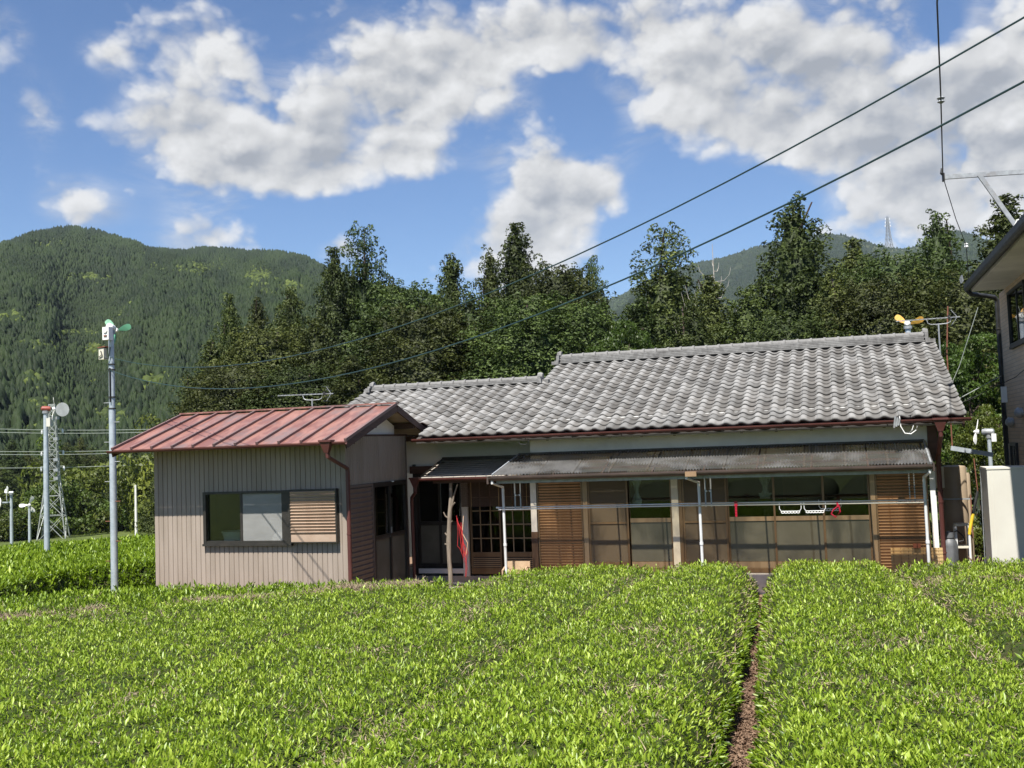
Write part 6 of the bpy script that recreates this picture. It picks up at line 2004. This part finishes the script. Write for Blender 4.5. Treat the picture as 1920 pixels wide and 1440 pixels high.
def hedge(label, L, Rf, y0, y1, ctop, kl, kr, seed, top=.79, kf=.5):
    """one clipped tea row between the lines x = L(y) and x = Rf(y); kl, kr, kf: how far the left, right and far shoulders drop"""
    g = np.random.default_rng(seed)
    root = thing('tea_hedge', (float((L(10.0) + Rf(10.0)) / 2), 10.0, 0), label, 'tea hedge', 'clipped tea rows')
    og = np.array(root.location)

    def surf(u, v):
        y = y0 + (13.0 - y0) * v
        for _ in range(4):
            x = L(y) + (Rf(y) - L(y)) * u
            y = y0 + (y1(x) - y0) * v
        W = Rf(y) - L(y)
        el_ = u * W; er = (1 - u) * W; ef = (1 - v) * (y1(x) - y0); en = v * (y1(x) - y0)
        drop = np.maximum.reduce([kl * (1 - np.clip(el_ / .34, 0, 1)) ** 2.2, kr * (1 - np.clip(er / .34, 0, 1)) ** 2.2, kf * (1 - np.clip(ef / .40, 0, 1)) ** 2.2, .5 * (1 - np.clip(en / .3, 0, 1)) ** 2.2])
        z = top * (1 - drop) + hump(x, y) + ctop * np.sin(np.clip(u, 0, 1) * np.pi) ** .8
        return x, y, z, W

    nu, nv = 34, 170
    U, Vv = np.meshgrid(np.linspace(0, 1, nu) ** 1.0, np.linspace(0, 1, nv), indexing='ij')
    x, y, z, _ = surf(U.ravel(), Vv.ravel())
    z = z - .055 - .05 * bare(x, y)
    V = np.stack([x, y, z], 1)
    i_, j_ = np.meshgrid(np.arange(nu - 1), np.arange(nv - 1), indexing='ij')
    F_ = np.stack([i_ * nv + j_, (i_ + 1) * nv + j_, (i_ + 1) * nv + j_ + 1, i_ * nv + j_ + 1], -1).reshape(-1, 4)
    ring = np.concatenate([np.arange(nu) * nv, (nu - 1) * nv + np.arange(1, nv), np.arange(nu - 2, -1, -1) * nv + nv - 1, np.arange(nv - 2, 0, -1)])
    sk = V[ring].copy(); sk[:, 2] = -.02
    b0 = len(V); V = np.concatenate([V, sk]); n = len(ring); k_ = np.arange(n); k2 = (k_ + 1) % n
    F_ = np.concatenate([F_, np.stack([ring[k2], ring[k_], b0 + k_, b0 + k2], 1)])
    mesh_obj('branches', np_mesh('branches', V - og, F_, 'hedge_core', smooth=True), root)
    # shoots on top
    area_n = 260000
    u = g.uniform(0, 1, area_n); v = g.uniform(0, 1, area_n)
    x, y, z, W = surf(u, v)
    xm = L(np.full(1, 10.0)); Wm = W.max()
    x2, y2, z2, _ = surf(np.clip(u + .01, 0, 1), v); xb, yb, zb, _ = surf(u, np.clip(v + .01, 0, 1))
    ny_len = np.abs(yb - y) / np.maximum(np.clip(v + .01, 0, 1) - v, 1e-6)
    da = W * ny_len                                   # area per unit uv
    dens = np.interp(np.hypot(x, y), [6, 9, 12, 15, 18], [800, 680, 540, 440, 400])
    need = da * dens / area_n
    br_ = bare(x, y)
    inview = (x > -1.03 * y - .8) & (x < .165 * y + 1.4) & (y > 5.2)
    keep = (g.uniform(0, 1, area_n) < need * (1 - .88 * br_)) & inview
    x, y, z, br_, u, v, W = (q[keep] for q in (x, y, z, br_, u, v, W))
    dzx = np.where(u < .5, 1, -1) * np.clip(.34 - np.minimum(u, 1 - u) * W, 0, .34) * np.where(u < .5, kl, kr) * 4
    ax = np.stack([-dzx + g.normal(0, .26, len(x)), g.normal(-.04, .26, len(x)), np.ones(len(x))], 1)
    ax /= np.linalg.norm(ax, axis=1, keepdims=True)
    clump = fbm(np.stack([x * 5, y * 5], 1), 2, 31)
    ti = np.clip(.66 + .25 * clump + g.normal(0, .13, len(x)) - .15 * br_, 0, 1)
    lift = g.normal(0, .022, len(x)) + .03 * clump
    p = np.stack([x, y, z + lift - .02], 1)
    Ls = (.042 + .009 * clump) * np.interp(y, [6, 18], [1.0, 1.05])
    nearm = np.hypot(x, y) < 8.6
    parts = []
    for msk, nr_ in ((nearm, True), (~nearm, False)):
        if msk.sum():
            parts.append(tea_leaves(p[msk], ax[msk], Ls[msk], ti[msk], g, 5 if nr_ else 4, nr_))
    # leaves on the open flanks
    fl = []
    for side, kk in ((0, kl), (1, kr)):
        if kk < .2:
            continue
        n = int(300 * (13 if kk > .5 else 6))
        vv = g.uniform(.55, .98, n)
        xs, ys, zs, Ws = surf(np.full(n, .002 + .996 * side), vv)
        zz = zs * g.uniform(.25, 1.0, n) ** .6
        ps = np.stack([xs + (.02 if side == 0 else -.02) + g.normal(0, .03, n), ys, zz], 1)
        a_ = np.stack([np.full(n, -.9 if side == 0 else .9) + g.normal(0, .3, n), g.normal(0, .4, n), g.uniform(.2, 1.0, n)], 1)
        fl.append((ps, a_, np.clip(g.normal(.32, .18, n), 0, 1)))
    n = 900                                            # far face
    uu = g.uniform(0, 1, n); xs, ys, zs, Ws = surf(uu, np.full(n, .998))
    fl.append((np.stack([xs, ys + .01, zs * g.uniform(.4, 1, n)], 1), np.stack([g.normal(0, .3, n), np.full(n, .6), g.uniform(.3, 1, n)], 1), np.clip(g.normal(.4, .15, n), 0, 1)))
    for ps, a_, tt in fl:
        ok = (ps[:, 0] > -1.03 * ps[:, 1] - .8) & (ps[:, 0] < .165 * ps[:, 1] + 1.4)
        ps, a_, tt = ps[ok], a_[ok], tt[ok]
        if len(ps):
            a_ = a_ / np.linalg.norm(a_, axis=1, keepdims=True)
            parts.append(tea_leaves(ps, a_, np.full(len(ps), .062), tt, g, 4, False))
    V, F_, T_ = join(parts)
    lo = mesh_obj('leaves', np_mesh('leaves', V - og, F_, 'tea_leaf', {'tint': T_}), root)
    tag(lo, kind='stuff')
    # bare twigs
    n = 40000
    u = g.uniform(0, 1, n); v = g.uniform(.55, 1, n)
    x, y, z, W = surf(u, v)
    ok = (g.uniform(0, 1, n) < np.clip(bare(x, y) * 1.0 + .05 + (np.minimum(u, 1 - u) * W < .12) * .35, 0, 1)) & (x > -1.03 * y - .8) & (x < .165 * y + 1.4)
    x, y, z = x[ok], y[ok], z[ok]
    V, F_ = twigs(np.stack([x, y, z - .06 + g.normal(0, .015, len(x))], 1), g)
    tw = mesh_obj('twigs', np_mesh('twigs', V - og, F_, 'twig'), root)
    tag(tw, kind='stuff')
    return root


def half(y):
    y = np.asarray(y, float)
    return np.interp(y, [6, 9, 13, 17], [.225, .20, .14, .10]) + .022 * np.sin(y * 2.7) + .016 * np.sin(y * 6.1 + 1)


hedge('wide tea row at the left front, left of the shallow trough', gL, lambda y: gC(y) - .02, -14.0, lambda x: np.minimum(y_strip(x) - .12, y_far(x)), .02, .2, .12, 201)
hedge('tea row in the middle left, before the entrance', lambda y: gC(y) + .02, lambda y: gA2(y) - .02, -14.0, y_far, .03, .10, .14, 202)
hedge('tea row left of the narrow earth path', lambda y: gA2(y) + .02, lambda y: gA(y) - half(y), -14.0, y_far, .04, .14, .55, 203)
hedge('tea row right of the narrow earth path', lambda y: gA(y) + half(y), lambda y: gB(y) - .03, -14.0, y_far, .04, .55, .22, 204)
hedge('tea row at the right edge before the cabinet', lambda y: gB(y) + .03, gR, 6.5, y_far, .03, .22, .2, 205)




# the row by the annex lies across the others: build it in its own (along, across) frame
def cross_row():
    g = np.random.default_rng(206)
    root = thing('tea_hedge', (-10.5, 14.9, 0), 'tea row along the foot of the annex wall, behind the bare twig strip', 'tea hedge', 'clipped tea rows')
    og = np.array(root.location)

    def surf(u, v):
        x = -16.0 + 9.5 * u
        ya = y_strip(x) + .14; yb = np.maximum(y_far(x) + .15, ya + .3)
        y = ya + (yb - ya) * v
        W = yb - ya
        en = v * W; ef = (1 - v) * W
        drop = np.maximum(.16 * (1 - np.clip(en / .3, 0, 1)) ** 2, .5 * (1 - np.clip(ef / .35, 0, 1)) ** 2.2)
        return x, y, .72 * (1 - drop) + hump(x, y), W
    nu, nv = 60, 24
    U, Vv = np.meshgrid(np.linspace(0, 1, nu), np.linspace(0, 1, nv), indexing='ij')
    x, y, z, _ = surf(U.ravel(), Vv.ravel())
    V = np.stack([x, y, z - .055 - .05 * bare(x, y)], 1)
    i_, j_ = np.meshgrid(np.arange(nu - 1), np.arange(nv - 1), indexing='ij')
    F_ = np.stack([i_ * nv + j_, (i_ + 1) * nv + j_, (i_ + 1) * nv + j_ + 1, i_ * nv + j_ + 1], -1).reshape(-1, 4)
    ring = np.concatenate([np.arange(nu) * nv, (nu - 1) * nv + np.arange(1, nv), np.arange(nu - 2, -1, -1) * nv + nv - 1, np.arange(nv - 2, 0, -1)])
    sk = V[ring].copy(); sk[:, 2] = -.02
    b0 = len(V); V = np.concatenate([V, sk]); n = len(ring); k_ = np.arange(n); k2 = (k_ + 1) % n
    F_ = np.concatenate([F_, np.stack([ring[k2], ring[k_], b0 + k_, b0 + k2], 1)])
    mesh_obj('branches', np_mesh('branches', V - og, F_, 'hedge_core', smooth=True), root)
    n = 16000
    u = g.uniform(0, 1, n); v = g.uniform(0, 1, n)
    x, y, z, W = surf(u, v)
    ok = (g.uniform(0, 1, n) < W * 9.5 * 230 / n * (1 - .85 * bare(x, y))) & (x > -1.03 * y - .8)
    x, y, z = x[ok], y[ok], z[ok]
    cl = fbm(np.stack([x * 5, y * 5], 1), 2, 31)
    ax = np.stack([g.normal(0, .26, len(x)), g.normal(0, .26, len(x)), np.ones(len(x))], 1); ax /= np.linalg.norm(ax, axis=1, keepdims=True)
    V, F_, T_ = tea_leaves(np.stack([x, y, z - .02 + g.normal(0, .02, len(x)) + .03 * cl], 1), ax, np.full(len(x), .07), np.clip(.52 + .25 * cl + g.normal(0, .13, len(x)), 0, 1), g, 4, False)
    tag(mesh_obj('leaves', np_mesh('leaves', V - og, F_, 'tea_leaf', {'tint': T_}), root), kind='stuff')
    n = 9000
    x, y, z, W = surf(g.uniform(0, 1, n), g.uniform(0, 1, n))
    ok = g.uniform(0, 1, n) < bare(x, y)
    n2_ = 20000
    xs = g.uniform(-12.2, -6.6, n2_); ys = y_strip(xs) + g.normal(.05, .16, n2_); zs = .70 + hump(xs, ys) + g.normal(0, .03, n2_)
    ok2 = g.uniform(0, 1, n2_) < sstep(fbm(np.stack([xs * 1.3 + 5, ys * 1.3], 1), 2, 88), -.35, .1)
    V, F_ = twigs(np.concatenate([np.stack([x[ok], y[ok], z[ok] - .06], 1), np.stack([xs[ok2], ys[ok2], zs[ok2]], 1)]), g, .09)
    tag(mesh_obj('twigs', np_mesh('twigs', V - og, F_, 'twig'), root), kind='stuff')


cross_row()


# rows of the field on the left, falling away behind the tall pole
def field_row(ra, rb, label, seed, first=False):
    g = np.random.default_rng(seed)
    am = -40.5; rmid = (ra + rb) / 2 + 1
    root = thing('tea_hedge', (rmid * math.sin(R(am)), rmid * math.cos(R(am)), float(ground_z(rmid * math.sin(R(am)), rmid * math.cos(R(am))))), label, 'tea hedge', 'clipped tea rows of the left field')
    og = np.array(root.location)

    def surf(u, v):
        a = -50 + 22 * u
        r0 = np.interp(a, [-50, -44.5, -42.5, -40.5, -36, -28], [17.5, 20.5, 23.0, 25.0, 25.6, 25.6]) if first else np.full_like(a, ra)
        r = r0 + (rb - r0) * v
        x = r * np.sin(np.radians(a)); y = r * np.cos(np.radians(a))
        e0 = v * (rb - r0); e1 = (1 - v) * (rb - r0)
        drop = np.maximum((.62 if first else .12) * (1 - np.clip(e0 / .45, 0, 1)) ** 2.2, .25 * (1 - np.clip(e1 / .4, 0, 1)) ** 2.2)
        zt_f = .47 - .033 * (r - 26)
        return x, y, zt_f - .75 * drop + 1.2 * hump(x, y), r0
    nu, nv = 70, 24
    U, Vv = np.meshgrid(np.linspace(0, 1, nu), np.linspace(0, 1, nv), indexing='ij')
    x, y, z, _ = surf(U.ravel(), Vv.ravel())
    V = np.stack([x, y, z - .07], 1)
    i_, j_ = np.meshgrid(np.arange(nu - 1), np.arange(nv - 1), indexing='ij')
    F_ = np.stack([i_ * nv + j_, i_ * nv + j_ + 1, (i_ + 1) * nv + j_ + 1, (i_ + 1) * nv + j_], -1).reshape(-1, 4)[:, ::-1]
    ring = np.concatenate([np.arange(nu) * nv, (nu - 1) * nv + np.arange(1, nv), np.arange(nu - 2, -1, -1) * nv + nv - 1, np.arange(nv - 2, 0, -1)])
    sk = V[ring].copy(); sk[:, 2] = ground_z(sk[:, 0], sk[:, 1]) - .05
    b0 = len(V); V = np.concatenate([V, sk]); n = len(ring); k_ = np.arange(n); k2 = (k_ + 1) % n
    F_ = np.concatenate([F_, np.stack([ring[k2], ring[k_], b0 + k_, b0 + k2], 1)])
    mesh_obj('branches', np_mesh('branches', V - og, F_, 'hedge_core', smooth=True), root)
    n = 15000 if first else 9500
    u = g.uniform(.18, .80, n); v = g.uniform(0, 1, n)
    x, y, z, _ = surf(u, v)
    cl = fbm(np.stack([x * 2, y * 2], 1), 3, 37)
    ax = np.stack([g.normal(0, .3, n), g.normal(-.1, .3, n), np.ones(n)], 1); ax /= np.linalg.norm(ax, axis=1, keepdims=True)
    p = np.stack([x, y, z + g.normal(0, .02, n) + .03 * cl], 1)
    ti = np.clip(.50 + .25 * cl + g.normal(0, .14, n), 0, 1); L = np.full(n, .105 if first else .13)
    parts = [tea_leaves(p, ax, L, ti, g, 4, False)]
    if first:
        n = 3600
        u = g.uniform(.18, .80, n)
        x, y, z, r0 = surf(u, np.full(n, .001))
        gz_ = ground_z(x, y)
        zz = gz_ + (z - gz_) * g.uniform(.15, 1, n)
        a_ = np.stack([-x / 40 + .6 + g.normal(0, .3, n), -.9 + g.normal(0, .3, n), g.uniform(0, .9, n)], 1); a_ /= np.linalg.norm(a_, axis=1, keepdims=True)
        parts.append(tea_leaves(np.stack([x, y, zz], 1), a_, np.full(n, .09), np.clip(g.normal(.3, .15, n), 0, 1), g, 4, False))
    V, F_, T_ = join(parts)
    tag(mesh_obj('leaves', np_mesh('leaves', V - og, F_, 'tea_leaf_far', {'tint': T_}), root), kind='stuff')


field_row(25.5, 30.4, 'nearest tea row of the left field, right behind the tall steel pole', 211, True)
field_row(30.5, 35.6, 'middle tea row of the left field, in which the second fan pole stands', 212)
field_row(35.7, 41.0, 'farthest tea row of the left field, before the far poles', 213)

# dry leaf litter on the earth path between two rows
g = np.random.default_rng(91)
n = 9000
yy = g.uniform(5.5, 19.5, n); xx = gA(yy) + g.normal(0, .11, n)
c = np.stack([xx, yy, np.abs(g.normal(0, .012, n)) + .006], 1)
V, F_ = leaf_quads(c, np.tile([0, 0, 1.0], (n, 1)), g.uniform(.025, .06, n), .42, g, .45)
tag(mesh_obj('leaf_litter', np_mesh('leaf_litter', V, F_, 'litter', {'tint': np.repeat(g.uniform(0, 1, n), 4)})), 'brown dry leaf litter along the narrow earth path', 'leaf litter', kind='stuff')

# ------------------------------------------------------------------ white rail fence beyond the far row
for i, a in enumerate(np.arange(-39.6, -35.8, .95)):
    r0, r1 = 58.0, 58.0
    p0 = (r0 * math.sin(R(a)), r0 * math.cos(R(a))); p1 = (r1 * math.sin(R(a + .93)), r1 * math.cos(R(a + .93)))
    z = -1.95
    gf_ = thing('rail_fence', (p0[0], p0[1], z - .3), ('leftmost', 'second', 'third', 'fourth', 'rightmost')[i % 5] + ' length of low pale rail fence beyond the tea field', 'fence', 'rail fence lengths')
    MB().tube([(*p0, z + .62), (*p1, z + .60)], .035, 6).build('rail', 'concrete_pale', gf_)
    MB().tube([(*p0, z - .6), (*p0, z + .66)], .05, 6).build('post', 'concrete_pale', gf_)

# ------------------------------------------------------------------ haze
hz = bpy.data.materials.new('haze_air')
hz.use_nodes = True
for n_ in list(hz.node_tree.nodes):
    hz.node_tree.nodes.remove(n_)
pv = hz.node_tree.nodes.new('ShaderNodeVolumePrincipled')
ov = hz.node_tree.nodes.new('ShaderNodeOutputMaterial')
pv.inputs['Color'].default_value = (0.72, 0.84, 1.0, 1)
pv.inputs['Density'].default_value = 0.00005
pv.inputs['Anisotropy'].default_value = 0.0
hz.node_tree.links.new(pv.outputs[0], ov.inputs['Volume'])
M['haze_air'] = hz
HZB = MB().box(-9500, 9500, -9500, 9500, -14, 640)
ho = HZB.build('haze', 'haze_air', None)
tag(ho, 'thin bluish summer haze over the valley', 'haze', kind='stuff')
